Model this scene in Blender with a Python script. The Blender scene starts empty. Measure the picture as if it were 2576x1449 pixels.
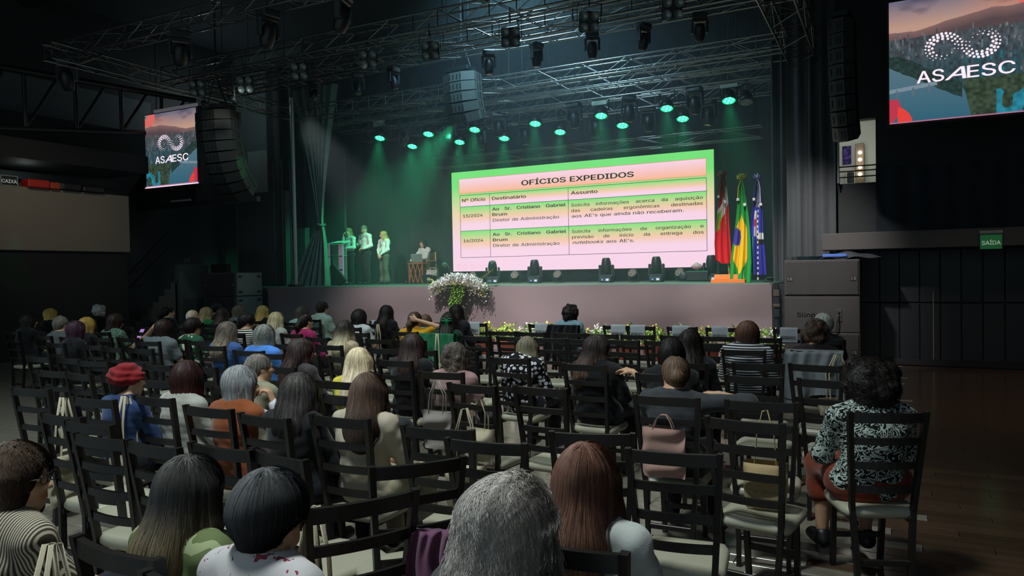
import bpy, bmesh, math, random
import numpy as np
from mathutils import Vector, Matrix

random.seed(11); RNG = np.random.default_rng(11)
SC = bpy.context.scene
COL = SC.collection
PI = math.pi
def R(d): return math.radians(d)

# ------------------------------------------------------------------ camera
FPX, CXP, CYP, CAMH = 1850.0, 1288.0, 724.5, 1.65
YAW, PIT, ROL = R(27.2), R(1.22), R(1.0)
_Rv = Vector((math.cos(YAW), math.sin(YAW), 0))
_Fv = Vector((-math.sin(YAW)*math.cos(PIT), math.cos(YAW)*math.cos(PIT), -math.sin(PIT)))
_Uv = Vector((-math.sin(YAW)*math.sin(PIT), math.cos(YAW)*math.sin(PIT), math.cos(PIT)))
cam_d = bpy.data.cameras.new('camera'); cam = bpy.data.objects.new('camera', cam_d); COL.objects.link(cam)
_ri = _Rv*math.cos(ROL) - _Uv*math.sin(ROL); _up = _Rv*math.sin(ROL) + _Uv*math.cos(ROL)
_m = Matrix.Identity(4)
for i in range(3):
    _m[i][0] = _ri[i]; _m[i][1] = _up[i]; _m[i][2] = -_Fv[i]
_m[2][3] = CAMH
cam.matrix_world = _m
cam_d.sensor_width = 36.0; cam_d.lens = 36.0*FPX/2576.0
cam_d.clip_start = 0.05; cam_d.clip_end = 200
SC.camera = cam
def ray(x, y):
    u, v = (x-CXP)/FPX, (y-CYP)/FPX
    return _ri*u - _up*v + _Fv
def atz(x, y, z):
    r = ray(x, y); t = (z-CAMH)/r.z; return Vector((r.x*t, r.y*t, z))
def aty(x, y, Y):
    r = ray(x, y); t = Y/r.y; return Vector((r.x*t, Y, CAMH+r.z*t))
def atx(x, y, X):
    r = ray(x, y); t = X/r.x; return Vector((X, r.y*t, CAMH+r.z*t))

# ------------------------------------------------------------------ view, world, large lights
vs = SC.view_settings
SC.display_settings.display_device = 'sRGB'
vs.view_transform = 'Standard'; vs.look = 'None'; vs.gamma = 1.0; vs.use_curve_mapping = False
vs.exposure = 0.0
try:
    SC.cycles.use_denoising = True
    SC.cycles.max_bounces = 6; SC.cycles.diffuse_bounces = 2; SC.cycles.glossy_bounces = 3
    SC.cycles.transmission_bounces = 4; SC.cycles.transparent_max_bounces = 6; SC.cycles.volume_bounces = 0
    SC.cycles.sample_clamp_indirect = 2.0
    SC.cycles.caustics_reflective = False; SC.cycles.caustics_refractive = False
except Exception: pass
w = bpy.data.worlds.new('hall_ambient'); SC.world = w; w.use_nodes = True
w.node_tree.nodes['Background'].inputs[0].default_value = (0.55, 0.75, 0.85, 1)
w.node_tree.nodes['Background'].inputs[1].default_value = 0.42

def light(name, kind, loc, energy, col=(1, 1, 1), to=None, size=0.3, spot=60, blend=0.6, sizey=None):
    d = bpy.data.lights.new(name, kind); d.energy = energy; d.color = col
    if kind == 'AREA':
        d.size = size
        if sizey: d.shape = 'RECTANGLE'; d.size_y = sizey
    else: d.shadow_soft_size = size
    if kind == 'SPOT': d.spot_size = R(spot); d.spot_blend = blend
    o = bpy.data.objects.new(name, d); COL.objects.link(o); o.location = loc
    if to is not None:
        o.rotation_euler = (Vector(to)-Vector(loc)).to_track_quat('-Z', 'Y').to_euler()
    return o
# house lights hanging over the seating and the aisle (out of frame, high under the roof)
light('house_light', 'SPOT', (-2.4, 1.2, 7.4), 1700, (0.88, 1.0, 0.98), to=(-2.6, 2.6, 0), size=0.5, spot=84, blend=1.0)
light('house_light', 'SPOT', (-6.6, 2.8, 7.4), 1100, (0.82, 1.0, 0.97), to=(-7.0, 5.2, 0), size=0.5, spot=84, blend=1.0)
light('house_light', 'SPOT', (-3.6, 6.4, 7.4), 850, (0.90, 1.0, 0.99), to=(-3.8, 7.2, 0), size=0.5, spot=80, blend=1.0)
light('aisle_light', 'SPOT', (2.4, 9.0, 7.0), 420, (1.0, 0.78, 0.60), to=(1.6, 11.0, 0), size=0.3, spot=62, blend=1.0)
# white front light from the truss over the seating: washes the stage front, flowers and flags
light('front_wash', 'SPOT', (-5.6, 9.2, 6.0), 2300, (1.0, 0.90, 0.91), to=(-5.0, 13.8, 0.8), size=0.12, spot=52, blend=0.9)
light('front_wash', 'SPOT', (-8.6, 9.2, 6.0), 2300, (1.0, 0.90, 0.91), to=(-8.7, 13.8, 1.0), size=0.12, spot=58, blend=0.9)
light('front_wash', 'SPOT', (-2.2, 9.2, 6.0), 2000, (1.0, 0.94, 0.92), to=(-1.6, 13.6, 1.6), size=0.12, spot=38, blend=0.8)
light('blue_wash', 'SPOT', (-6.6, 12.2, 8.2), 1600, (0.42, 0.74, 0.95), to=(-7.0, 15.4, 3.0), size=0.4, spot=135, blend=1.0)  # added wide fill that tints the stage haze blue-teal, no fixture behind it
light('array_spot', 'SPOT', (-10.6, 10.2, 5.7), 110, (0.9, 1.0, 0.95), to=(-13.0, 11.6, 4.4), size=0.1, spot=36, blend=0.8)  # added fill to brighten the left line array, no such lamp on the truss
# warm light of the bar side falling on the balcony front
light('bar_light', 'SPOT', (-12.5, 7.2, 6.0), 170, (1.0, 0.88, 0.72), to=(-16, 9.4, 3.2), size=0.2, spot=50, blend=1.0)

# ------------------------------------------------------------------ materials
def lin(c):
    if isinstance(c, str):
        c = c.lstrip('#'); c = c if len(c) == 6 else ''.join(q*2 for q in c); c = [int(c[i:i+2], 16)/255 for i in (0, 2, 4)]
    return tuple((v/12.92 if v <= 0.04045 else ((v+0.055)/1.055)**2.4) for v in c) + (1.0,)
MATS = {}
def _new(name):
    m = bpy.data.materials.new(name); m.use_nodes = True
    nt = m.node_tree; b = nt.nodes['Principled BSDF']
    return m, nt, b
def mat(name, col='#808080', rough=0.6, metal=0.0, var=0.12, scale=8.0, bump=0.0, bscale=60.0, spec=0.5, emit=None, estr=0.0, alpha=None, trans=0.0, sheen=0.0, stretch=None):
    if name in MATS: return MATS[name]
    m, nt, b = _new(name); N = nt.nodes; L = nt.links
    c = lin(col)
    b.inputs['Roughness'].default_value = rough; b.inputs['Metallic'].default_value = metal
    b.inputs['Specular IOR Level'].default_value = spec
    if sheen: b.inputs['Sheen Weight'].default_value = sheen
    if trans: b.inputs['Transmission Weight'].default_value = trans; b.inputs['IOR'].default_value = 1.2
    tc = N.new('ShaderNodeTexCoord'); src = tc.outputs['Object']
    if stretch:
        mp = N.new('ShaderNodeMapping'); mp.inputs['Scale'].default_value = stretch; L.new(src, mp.inputs[0]); src = mp.outputs[0]
    nz = N.new('ShaderNodeTexNoise'); nz.inputs['Scale'].default_value = scale; nz.inputs['Detail'].default_value = 3
    L.new(src, nz.inputs['Vector'])
    mx = N.new('ShaderNodeMix'); mx.data_type = 'RGBA'
    mx.inputs[6].default_value = tuple(max(0, v*(1-var)) for v in c[:3])+(1,)
    mx.inputs[7].default_value = tuple(min(1, v*(1+var)) for v in c[:3])+(1,)
    L.new(nz.outputs['Fac'], mx.inputs[0]); L.new(mx.outputs[2], b.inputs['Base Color'])
    if bump:
        n2 = N.new('ShaderNodeTexNoise'); n2.inputs['Scale'].default_value = bscale; L.new(src, n2.inputs['Vector'])
        bp = N.new('ShaderNodeBump'); bp.inputs['Strength'].default_value = bump; bp.inputs['Distance'].default_value = 0.01
        L.new(n2.outputs['Fac'], bp.inputs['Height']); L.new(bp.outputs[0], b.inputs['Normal'])
    if emit:
        b.inputs['Emission Color'].default_value = lin(emit); b.inputs['Emission Strength'].default_value = estr; m.cycles.emission_sampling = 'NONE'
    MATS[name] = m
    return m
def emat(name, col, strength):
    if name in MATS: return MATS[name]
    m, nt, b = _new(name); b.inputs['Base Color'].default_value = (0.01, 0.01, 0.01, 1)
    b.inputs['Emission Color'].default_value = lin(col); b.inputs['Emission Strength'].default_value = strength
    m.cycles.emission_sampling = 'NONE'
    MATS[name] = m; return m
def glassmat(name, col, alpha_mix=0.75, rough=0.05):
    if name in MATS: return MATS[name]
    m, nt, b = _new(name); N = nt.nodes; L = nt.links
    b.inputs['Base Color'].default_value = lin(col); b.inputs['Roughness'].default_value = rough
    tr = N.new('ShaderNodeBsdfTransparent'); mx = N.new('ShaderNodeMixShader'); mx.inputs[0].default_value = alpha_mix
    L.new(b.outputs[0], mx.inputs[1]); L.new(tr.outputs[0], mx.inputs[2]); L.new(mx.outputs[0], N['Material Output'].inputs[0])
    MATS[name] = m; return m
def attrmat(name, rough=0.6, emission=0.0, attr='Col', spec=0.3, sample=False):
    """surface or screen whose colours are computed per vertex (attribute Col)"""
    if name in MATS: return MATS[name]
    m, nt, b = _new(name); N = nt.nodes; L = nt.links
    a = N.new('ShaderNodeAttribute'); a.attribute_name = attr
    b.inputs['Roughness'].default_value = rough; b.inputs['Specular IOR Level'].default_value = spec
    if emission:
        b.inputs['Base Color'].default_value = (0.01, 0.01, 0.01, 1)
        L.new(a.outputs['Color'], b.inputs['Emission Color']); b.inputs['Emission Strength'].default_value = emission
        if not sample: m.cycles.emission_sampling = 'NONE'
    else: L.new(a.outputs['Color'], b.inputs['Base Color'])
    MATS[name] = m; return m
def cloth(name, c1, c2=None, pat=None, scale=20.0, axis=2, rough=0.85, thr=0.5, var=0.18):
    """garment fabric: plain, stripes, dots, damask swirls or print blotches on object coordinates"""
    if name in MATS: return MATS[name]
    if pat is None: return mat(name, c1, rough=rough, var=var, scale=14, bump=0.10, bscale=260, spec=0.2, sheen=0.15)
    m, nt, b = _new(name); N = nt.nodes; L = nt.links
    b.inputs['Roughness'].default_value = rough; b.inputs['Specular IOR Level'].default_value = 0.2
    tc = N.new('ShaderNodeTexCoord'); src = tc.outputs['Object']
    def math_(op, a, bb=None):
        n = N.new('ShaderNodeMath'); n.operation = op
        for i, v in ((0, a), (1, bb)):
            if v is None: continue
            if isinstance(v, (int, float)): n.inputs[i].default_value = v
            else: L.new(v, n.inputs[i])
        return n.outputs[0]
    if pat == 'stripe':
        nz = N.new('ShaderNodeTexNoise'); nz.inputs['Scale'].default_value = 5; L.new(src, nz.inputs['Vector'])
        sp = N.new('ShaderNodeSeparateXYZ'); L.new(src, sp.inputs[0])
        v = math_('ADD', sp.outputs[axis], math_('MULTIPLY', nz.outputs['Fac'], 0.003))
        fac = math_('GREATER_THAN', math_('FRACT', math_('MULTIPLY', v, scale)), thr)
    elif pat == 'dots':
        vo = N.new('ShaderNodeTexVoronoi'); vo.inputs['Scale'].default_value = scale; vo.inputs['Randomness'].default_value = 0.75
        L.new(src, vo.inputs['Vector']); fac = math_('LESS_THAN', vo.outputs['Distance'], thr)
    elif pat == 'swirl':
        nz = N.new('ShaderNodeTexNoise'); nz.inputs['Scale'].default_value = scale; nz.inputs['Detail'].default_value = 1.0; nz.inputs['Distortion'].default_value = 2.2
        L.new(src, nz.inputs['Vector'])
        f = math_('FRACT', math_('MULTIPLY', nz.outputs['Fac'], 4.0))
        fac = math_('GREATER_THAN', f, thr)
    else:
        nz = N.new('ShaderNodeTexNoise'); nz.inputs['Scale'].default_value = scale; nz.inputs['Detail'].default_value = 2; nz.inputs['Distortion'].default_value = 0.8
        L.new(src, nz.inputs['Vector']); fac = math_('GREATER_THAN', nz.outputs['Fac'], thr)
    mx = N.new('ShaderNodeMix'); mx.data_type = 'RGBA'; L.new(fac, mx.inputs[0])
    mx.inputs[6].default_value = lin(c1); mx.inputs[7].default_value = lin(c2); L.new(mx.outputs[2], b.inputs['Base Color'])
    MATS[name] = m; return m

# ------------------------------------------------------------------ object helpers
def link(name, me, material=None, parent=None, loc=None, rot=None, label=None, cat=None, group=None, kind=None, scale=None):
    o = bpy.data.objects.new(name, me); COL.objects.link(o)
    if parent is not None: o.parent = parent
    if loc is not None: o.location = loc
    if rot is not None: o.rotation_euler = rot
    if scale is not None: o.scale = scale
    if material is not None and me is not None:
        if len(me.materials) == 0: me.materials.append(material)
        if me.materials[0] != material:
            o.material_slots[0].link = 'OBJECT'; o.material_slots[0].material = material
    tag(o, label, cat, group, kind)
    return o
def tag(o, label=None, cat=None, group=None, kind=None):
    if label: o['label'] = label
    if cat: o['category'] = cat
    if group: o['group'] = group
    if kind: o['kind'] = kind
    return o
def thing(name, label, cat, loc=(0, 0, 0), rz=0.0, group=None, scale=None):
    return link(name, None, None, None, loc, (0, 0, rz), label, cat, group, None, scale)
def copy_tree(o, parent=None):
    c = o.copy(); COL.objects.link(c); c.parent = parent
    for ch in list(o.children): copy_tree(ch, c)
    return c

class MB:
    """collects boxes, tubes and lathes into one mesh"""
    def __init__(s): s.v = []; s.f = []; s.sm = []
    def add(s, vs, fs, smooth=False, M=None):
        b = len(s.v)
        for p in vs:
            p = Vector(p)
            s.v.append(M @ p if M is not None else p)
        for f in fs: s.f.append([b+i for i in f]); s.sm.append(smooth)
        return s
    def box(s, c, d, bev=0.0, M=None, rz=0.0):
        hx, hy, hz = d[0]/2, d[1]/2, d[2]/2
        if rz: M = (M or Matrix.Identity(4)) @ Matrix.Translation(c) @ Matrix.Rotation(rz, 4, 'Z'); c = (0, 0, 0)
        if bev <= 0:
            vs = [(c[0]+x*hx, c[1]+y*hy, c[2]+z*hz) for z in (-1, 1) for y in (-1, 1) for x in (-1, 1)]
            return s.add(vs, [(0, 2, 3, 1), (4, 5, 7, 6), (0, 1, 5, 4), (2, 6, 7, 3), (0, 4, 6, 2), (1, 3, 7, 5)], False, M)
        bv = min(bev, hx*.95, hy*.95, hz*.95)
        vs = []; idx = {}
        for ix in (-1, 1):
            for iy in (-1, 1):
                for iz in (-1, 1):
                    for a in range(3):
                        e = [hx-bv, hy-bv, hz-bv]; e[a] += bv
                        idx[(ix, iy, iz, a)] = len(vs)
                        vs.append((c[0]+ix*e[0], c[1]+iy*e[1], c[2]+iz*e[2]))
        fs = []
        for a in range(3):
            for sg in (-1, 1):
                b1, b2 = [(1, 2), (0, 2), (0, 1)][a]
                q = []
                for u, v in ((-1, -1), (1, -1), (1, 1), (-1, 1)):
                    k = [0, 0, 0]; k[a] = sg; k[b1] = u; k[b2] = v
                    q.append(idx[(k[0], k[1], k[2], a)])
                flip = (sg > 0) == (a == 1)
                fs.append(q[::-1] if flip else q)
        for a in range(3):
            b1, b2 = [(1, 2), (0, 2), (0, 1)][a]
            for u in (-1, 1):
                for v in (-1, 1):
                    k0 = [0, 0, 0]; k0[b1] = u; k0[b2] = v; k0[a] = -1; k1 = list(k0); k1[a] = 1
                    q = [idx[(*k0, b1)], idx[(*k1, b1)], idx[(*k1, b2)], idx[(*k0, b2)]]
                    fs.append(q if (u*v > 0) == (a != 1) else q[::-1])
        for ix in (-1, 1):
            for iy in (-1, 1):
                for iz in (-1, 1):
                    q = [idx[(ix, iy, iz, a)] for a in range(3)]
                    fs.append(q if ix*iy*iz > 0 else q[::-1])
        return s.add(vs, fs, False, M)
    def tube(s, pts, r, n=8, caps=True, M=None, flat=1.0, smooth=True):
        pts = [Vector(p) for p in pts]; m = len(pts)
        rs = r if isinstance(r, (list, tuple)) else [r]*m
        vs = []; up = None
        for i, p in enumerate(pts):
            t = (pts[min(i+1, m-1)]-pts[max(i-1, 0)])
            t = t.normalized() if t.length > 1e-9 else Vector((0, 0, 1))
            if up is None:
                a = Vector((0, 0, 1)) if abs(t.z) < 0.9 else Vector((1, 0, 0))
                up = (a - t*a.dot(t)).normalized()
            else:
                up = up - t*up.dot(t)
                up = up.normalized() if up.length > 1e-6 else Vector((1, 0, 0))
            sd = t.cross(up)
            for k in range(n):
                a = 2*PI*k/n
                vs.append(p + sd*(math.cos(a)*rs[i]) + up*(math.sin(a)*rs[i]*flat))
        fs = [(i*n+k, i*n+(k+1) % n, (i+1)*n+(k+1) % n, (i+1)*n+k) for i in range(m-1) for k in range(n)]
        s.add(vs, fs, smooth, M)
        if caps:
            s.add(vs[:n], [tuple(range(n))[::-1]], False, M); s.add(vs[-n:], [tuple(range(n))], False, M)
        return s
    def lathe(s, prof, n=16, M=None, smooth=True):
        vs = [(r*math.cos(2*PI*k/n), r*math.sin(2*PI*k/n), z) for r, z in prof for k in range(n)]
        fs = [(i*n+k, i*n+(k+1) % n, (i+1)*n+(k+1) % n, (i+1)*n+k) for i in range(len(prof)-1) for k in range(n)]
        return s.add(vs, fs, smooth, M)
    def prism(s, poly, y0, y1, M=None):
        """polygon in x,z extruded along y"""
        n = len(poly); vs = [(x, y0, z) for x, z in poly] + [(x, y1, z) for x, z in poly]
        fs = [tuple(range(n)), tuple(range(2*n-1, n-1, -1))] + [(i, i+n, (i+1) % n+n, (i+1) % n) for i in range(n)]
        return s.add(vs, fs, False, M)
    def grid(s, fn, nu, nv, smooth=True, M=None, closeu=False):
        vs = [fn(i/nu, j/nv) for j in range(nv+1) for i in range(nu+(0 if closeu else 1))]
        wd = nu if closeu else nu+1
        fs = [(j*wd+i, j*wd+(i+1) % wd, (j+1)*wd+(i+1) % wd, (j+1)*wd+i) for j in range(nv) for i in range(nu)]
        return s.add(vs, fs, smooth, M)
    def mesh(s, name='mesh'):
        me = bpy.data.meshes.new(name)
        me.from_pydata([tuple(v) for v in s.v], [], s.f); me.update()
        me.polygons.foreach_set('use_smooth', s.sm)
        return me
    def obj(s, name, material, parent=None, **kw):
        return link(name, s.mesh(name), material, parent, **kw)
def one(name, material, parent=None, c=(0, 0, 0), d=(1, 1, 1), bev=0.0, **kw):
    return MB().box(c, d, bev).obj(name, material, parent, **kw)
def T(x, y, z): return Matrix.Translation((x, y, z))
def RX(a): return Matrix.Rotation(a, 4, 'X')
def RY(a): return Matrix.Rotation(a, 4, 'Y')
def RZ(a): return Matrix.Rotation(a, 4, 'Z')

# text as flat meshes -------------------------------------------------------
_TXT = {}
FONT = None
try:     # plain sans lettering that ships with Blender itself; the built-in face is the fallback
    import os
    FONT = bpy.data.fonts.load(os.path.join(bpy.utils.resource_path('LOCAL'), 'datafiles', 'fonts', 'Inter.woff2'))
except Exception: FONT = None
def text_mesh(s, bold=0.0, shear=0.0):
    key = (s, bold, shear)
    if key in _TXT: return _TXT[key]
    cu = bpy.data.curves.new('lettering', 'FONT'); cu.body = s; cu.size = 1.0; cu.offset = bold; cu.shear = shear
    if FONT is not None: cu.font = FONT
    cu.resolution_u = 3; cu.fill_mode = 'NONE'; cu.extrude = 0.0
    o = bpy.data.objects.new('lettering', cu); COL.objects.link(o)
    dg = bpy.context.evaluated_depsgraph_get()
    me = bpy.data.meshes.new_from_object(o.evaluated_get(dg))
    bpy.data.objects.remove(o)
    n = len(me.vertices); co = np.empty(n*3); me.vertices.foreach_get('co', co); co = co.reshape(-1, 3)
    ed = np.array([tuple(e.vertices) for e in me.edges]); bpy.data.meshes.remove(me)
    # outlines -> triangles: constrained Delaunay, keeping what the outlines wind around
    from mathutils.geometry import delaunay_2d_cdt
    vv, _, tri, *_r = delaunay_2d_cdt([Vector(c[:2]) for c in co], [tuple(map(int, e)) for e in ed], [], 0, 1e-6)
    vv = np.array([tuple(q) for q in vv]); tri = np.array([tuple(t) for t in tri if len(t) == 3])
    cen = vv[tri].mean(1); A = co[ed[:, 0], :2]; B = co[ed[:, 1], :2]; wn = np.zeros(len(cen))
    for p_, q_ in zip(A, B):
        l = (q_[0]-p_[0])*(cen[:, 1]-p_[1])-(cen[:, 0]-p_[0])*(q_[1]-p_[1])
        wn += ((p_[1] <= cen[:, 1]) & (q_[1] > cen[:, 1]) & (l > 0)).astype(int)-((p_[1] > cen[:, 1]) & (q_[1] <= cen[:, 1]) & (l < 0)).astype(int)
    fs = [tuple(map(int, t)) for t in tri[wn != 0]]; co = np.concatenate([vv, np.zeros((len(vv), 1))], 1)
    _TXT[key] = (co, fs); return _TXT[key]
def text_into(mb, s, M, width=None, height=None, bold=0.0, shear=0.0, align='l', justify=False):
    """lays a line of lettering (x right, y up) with cap height `height`, optionally stretched/justified to `width`"""
    H = height/0.727
    shifts = [(0, 0)] if bold < .004 else [(-bold*.8, 0), (bold*.8, 0), (0, bold*.5), (0, -bold*.5)]
    def put(co, fs, sx, off):
        for dx, dy in shifts: mb.add([((c[0]+dx)*sx+off, (c[1]+dy)*H, 0) for c in co], fs, False, M)
    if justify:
        ws = s.split(' '); ms = [text_mesh(q, 0, shear) for q in ws]
        wd = [m[0][:, 0].max()-m[0][:, 0].min() for m in ms]
        sx = min(justify, width/(H*(sum(wd)+.30*(len(ws)-1))))   # horizontal stretch, never closing the word gaps
        tot = sum(wd)*H*sx; gap = (width-tot)/max(1, len(ws)-1); x = 0
        for m, q in zip(ms, wd):
            put(m[0], m[1], H*sx, x-m[0][:, 0].min()*H*sx); x += q*H*sx+gap
        return
    co, fs = text_mesh(s, 0, shear)
    x0, x1 = co[:, 0].min(), co[:, 0].max()
    sx = H if width is None else width/(x1-x0)
    put(co, fs, sx, -x0*sx if align == 'l' else -(x0+x1)/2*sx)
def solid_text(s, material, name, parent, M, height, width=None, bold=0.0, align='c', shear=0.0, **kw):
    mb = MB(); text_into(mb, s, M, width, height, bold, shear, align)
    return mb.obj(name, material, parent, **kw)
# ================================================================== signed-distance body kit
def cap(p0, p1, r0, r1=None, k=.03, s=None, sub=False):
    return ('c', np.array(p0, float), np.array(p1, float), r0, r0 if r1 is None else r1, k, s, sub)
def ell(c, r, k=.02, Rm=None, sub=False):
    return ('e', np.array(c, float), np.array(r, float), Rm, k, sub)
def prim_box(p):
    if p[0] == 'c':
        m = max(p[3], p[4])*1.05; return np.minimum(p[1], p[2])-m, np.maximum(p[1], p[2])+m
    m = p[2].max() if p[3] is not None else p[2]; return p[1]-m, p[1]+m
def sdf_field(prims, vox, pad=.02):
    bx = [prim_box(p) for p in prims if not p[-1]]
    lo = np.min([b[0] for b in bx], 0)-pad-2*vox; hi = np.max([b[1] for b in bx], 0)+pad+2*vox
    n = np.ceil((hi-lo)/vox).astype(int)+1
    D = np.full(n, .4, np.float32)
    ax = [lo[i]+vox*np.arange(n[i]) for i in range(3)]
    for p in prims:
        k = p[5] if p[0] == 'c' else p[4]; sub = p[-1]
        b0, b1 = prim_box(p); mg = k+3*vox+.012
        i0 = np.clip(np.floor((b0-mg-lo)/vox).astype(int), 0, n-1); i1 = np.clip(np.ceil((b1+mg-lo)/vox).astype(int)+1, 1, n)
        if np.any(i1-i0 < 1): continue
        sl = tuple(slice(a, b) for a, b in zip(i0, i1))
        X = ax[0][sl[0]][:, None, None]; Y = ax[1][sl[1]][None, :, None]; Z = ax[2][sl[2]][None, None, :]
        if p[0] == 'c':
            s = np.array(p[6] if p[6] is not None else (1, 1, 1), float)
            a = p[1]*s; b = p[2]*s-a; bb = float(b @ b)+1e-12
            px, py, pz = X*s[0]-a[0], Y*s[1]-a[1], Z*s[2]-a[2]
            h = np.clip((px*b[0]+py*b[1]+pz*b[2])/bb, 0, 1)
            d = np.sqrt((px-b[0]*h)**2+(py-b[1]*h)**2+(pz-b[2]*h)**2)-(p[3]+(p[4]-p[3])*h)
            d = d/(1+.5*(s.max()-1))
        else:
            c, r = p[1], p[2]; qx, qy, qz = X-c[0], Y-c[1], Z-c[2]
            if p[3] is not None:
                Rm = p[3]; qx, qy, qz = (Rm[0][0]*qx+Rm[1][0]*qy+Rm[2][0]*qz, Rm[0][1]*qx+Rm[1][1]*qy+Rm[2][1]*qz, Rm[0][2]*qx+Rm[1][2]*qy+Rm[2][2]*qz)
            k0 = np.sqrt((qx/r[0])**2+(qy/r[1])**2+(qz/r[2])**2); k1 = np.sqrt((qx/r[0]**2)**2+(qy/r[1]**2)**2+(qz/r[2]**2)**2)
            d = k0*(k0-1)/(k1+1e-9)
        A = D[sl]; d = d.astype(np.float32)
        if sub:
            nd = -d; h = np.maximum(k-np.abs(A-nd), 0)/max(k, 1e-6); D[sl] = np.maximum(A, nd)+h*h*k*.25
        else:
            h = np.maximum(k-np.abs(A-d), 0)/max(k, 1e-6); D[sl] = np.minimum(A, d)-h*h*k*.25
    return D, lo
def surface_nets(D, lo, vox):
    s = D < 0
    c = np.zeros(np.array(D.shape)-1, np.int8)
    offs = [(i, j, k) for i in (0, 1) for j in (0, 1) for k in (0, 1)]
    sl = lambda o: tuple(slice(o[a], D.shape[a]-1+o[a]) for a in range(3))
    for o in offs: c += s[sl(o)]
    act = (c > 0) & (c < 8); ii = np.argwhere(act); nA = len(ii)
    if nA == 0: return np.zeros((0, 3)), np.zeros((0, 4), int)
    idx = np.full(act.shape, -1, np.int64); idx[act] = np.arange(nA)
    acc = np.zeros((nA, 3)); cnt = np.zeros(nA)
    for a in range(3):
        o1, o2 = [q for q in range(3) if q != a]
        for u in (0, 1):
            for v in (0, 1):
                e0 = np.zeros(3, int); e0[o1] = u; e0[o2] = v; e1 = e0.copy(); e1[a] = 1
                P0 = ii+e0; P1 = ii+e1
                d0 = D[P0[:, 0], P0[:, 1], P0[:, 2]]; d1 = D[P1[:, 0], P1[:, 1], P1[:, 2]]
                m = (d0 < 0) != (d1 < 0)
                t = np.where(m, d0/np.where(m, d0-d1, 1), 0)
                acc[m] += (e0+np.outer(t, e1-e0))[m]; cnt[m] += 1
    V = lo+vox*(ii+acc/cnt[:, None])
    F = []
    for a in range(3):
        o1, o2 = (a+1) % 3, (a+2) % 3
        s0 = [slice(None)]*3; s1 = [slice(None)]*3; s0[a] = slice(0, -1); s1[a] = slice(1, None)
        ch = s[tuple(s0)] != s[tuple(s1)]; E = np.argwhere(ch)
        E = E[(E[:, o1] > 0) & (E[:, o2] > 0) & (E[:, o1] < act.shape[o1]) & (E[:, o2] < act.shape[o2])]
        q = []
        for (u, v) in ((-1, -1), (0, -1), (0, 0), (-1, 0)):
            P = E.copy(); P[:, o1] += u; P[:, o2] += v; q.append(idx[P[:, 0], P[:, 1], P[:, 2]])
        Q = np.stack(q, 1); fl = s[E[:, 0], E[:, 1], E[:, 2]]
        Q[~fl] = Q[~fl][:, ::-1]
        F.append(Q)
    return V, np.concatenate(F)
def np_mesh(name, V, F, smooth=True):
    me = bpy.data.meshes.new(name)
    me.vertices.add(len(V)); me.vertices.foreach_set('co', np.asarray(V, np.float32).ravel())
    F = np.asarray(F); nf, kk = F.shape
    me.loops.add(nf*kk); me.loops.foreach_set('vertex_index', F.astype(np.int32).ravel())
    me.polygons.add(nf); me.polygons.foreach_set('loop_start', (np.arange(nf)*kk).astype(np.int32))
    me.polygons.foreach_set('use_smooth', np.full(nf, smooth)); me.update(calc_edges=True); me.validate()
    return me
def sample(D, lo, vox, P):
    q = (P-lo)/vox; q = np.clip(q, 0, np.array(D.shape)-1.001); i = q.astype(int); f = q-i; r = 0
    for a in (0, 1):
        for b in (0, 1):
            for c in (0, 1):
                w_ = (f[:, 0] if a else 1-f[:, 0])*(f[:, 1] if b else 1-f[:, 1])*(f[:, 2] if c else 1-f[:, 2])
                r = r+w_*D[i[:, 0]+a, i[:, 1]+b, i[:, 2]+c]
    return r
def grad(D, lo, vox, P):
    g = np.stack([sample(D, lo, vox, P+e)-sample(D, lo, vox, P-e) for e in np.eye(3)*vox*.9], 1)
    return g/(np.linalg.norm(g, axis=1, keepdims=True)+1e-9)
def wrinkle(V, amp, f, seed):
    rr = np.random.default_rng(seed); W = 0
    for q in range(5):
        k = rr.normal(size=3); k = k/np.linalg.norm(k)*f*(.6+q*.45); W = W+np.sin(V @ k+rr.random()*6)/(1+.4*q)
    return W*amp/2.2

# ------------------------------------------------------------------ skeletons (origin on the floor, facing +Y)
def rotz3(a): c, s = math.cos(a), math.sin(a); return np.array([[c, -s, 0], [s, c, 0], [0, 0, 1]])
def rotx3(a): c, s = math.cos(a), math.sin(a); return np.array([[1, 0, 0], [0, c, -s], [0, s, c]])
def roty3(a): c, s = math.cos(a), math.sin(a); return np.array([[c, 0, s], [0, 1, 0], [-s, 0, c]])
def seat_joints(**kw):
    J = dict(hipL=(-.09, .0, .535), hipR=(.09, .0, .535), knL=(-.115, .41, .525), knR=(.115, .41, .525), anL=(-.12, .40, .09), anR=(.12, .40, .09), toL=(-.135, .54, .035), toR=(.135, .54, .035),
             pel=(0, -.03, .55), wst=(0, -.07, .68), che=(0, -.075, .835), top=(0, -.06, .905), shL=(-.158, -.06, .925), shR=(.158, -.06, .925),
             elL=(-.215, .05, .675), elR=(.215, .05, .675), wrL=(-.10, .25, .615), wrR=(.10, .25, .615), nk0=(0, -.06, .955), nk1=(0, -.035, 1.035), hd=(0, -.01, 1.105),
             hdL=(.25, 1, -.15), hdR=(-.25, 1, -.15), hnL=(0, 0, -1), hnR=(0, 0, -1), yaw=0., nod=0., tilt=0., curl=.5)
    J.update(kw); return J
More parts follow.
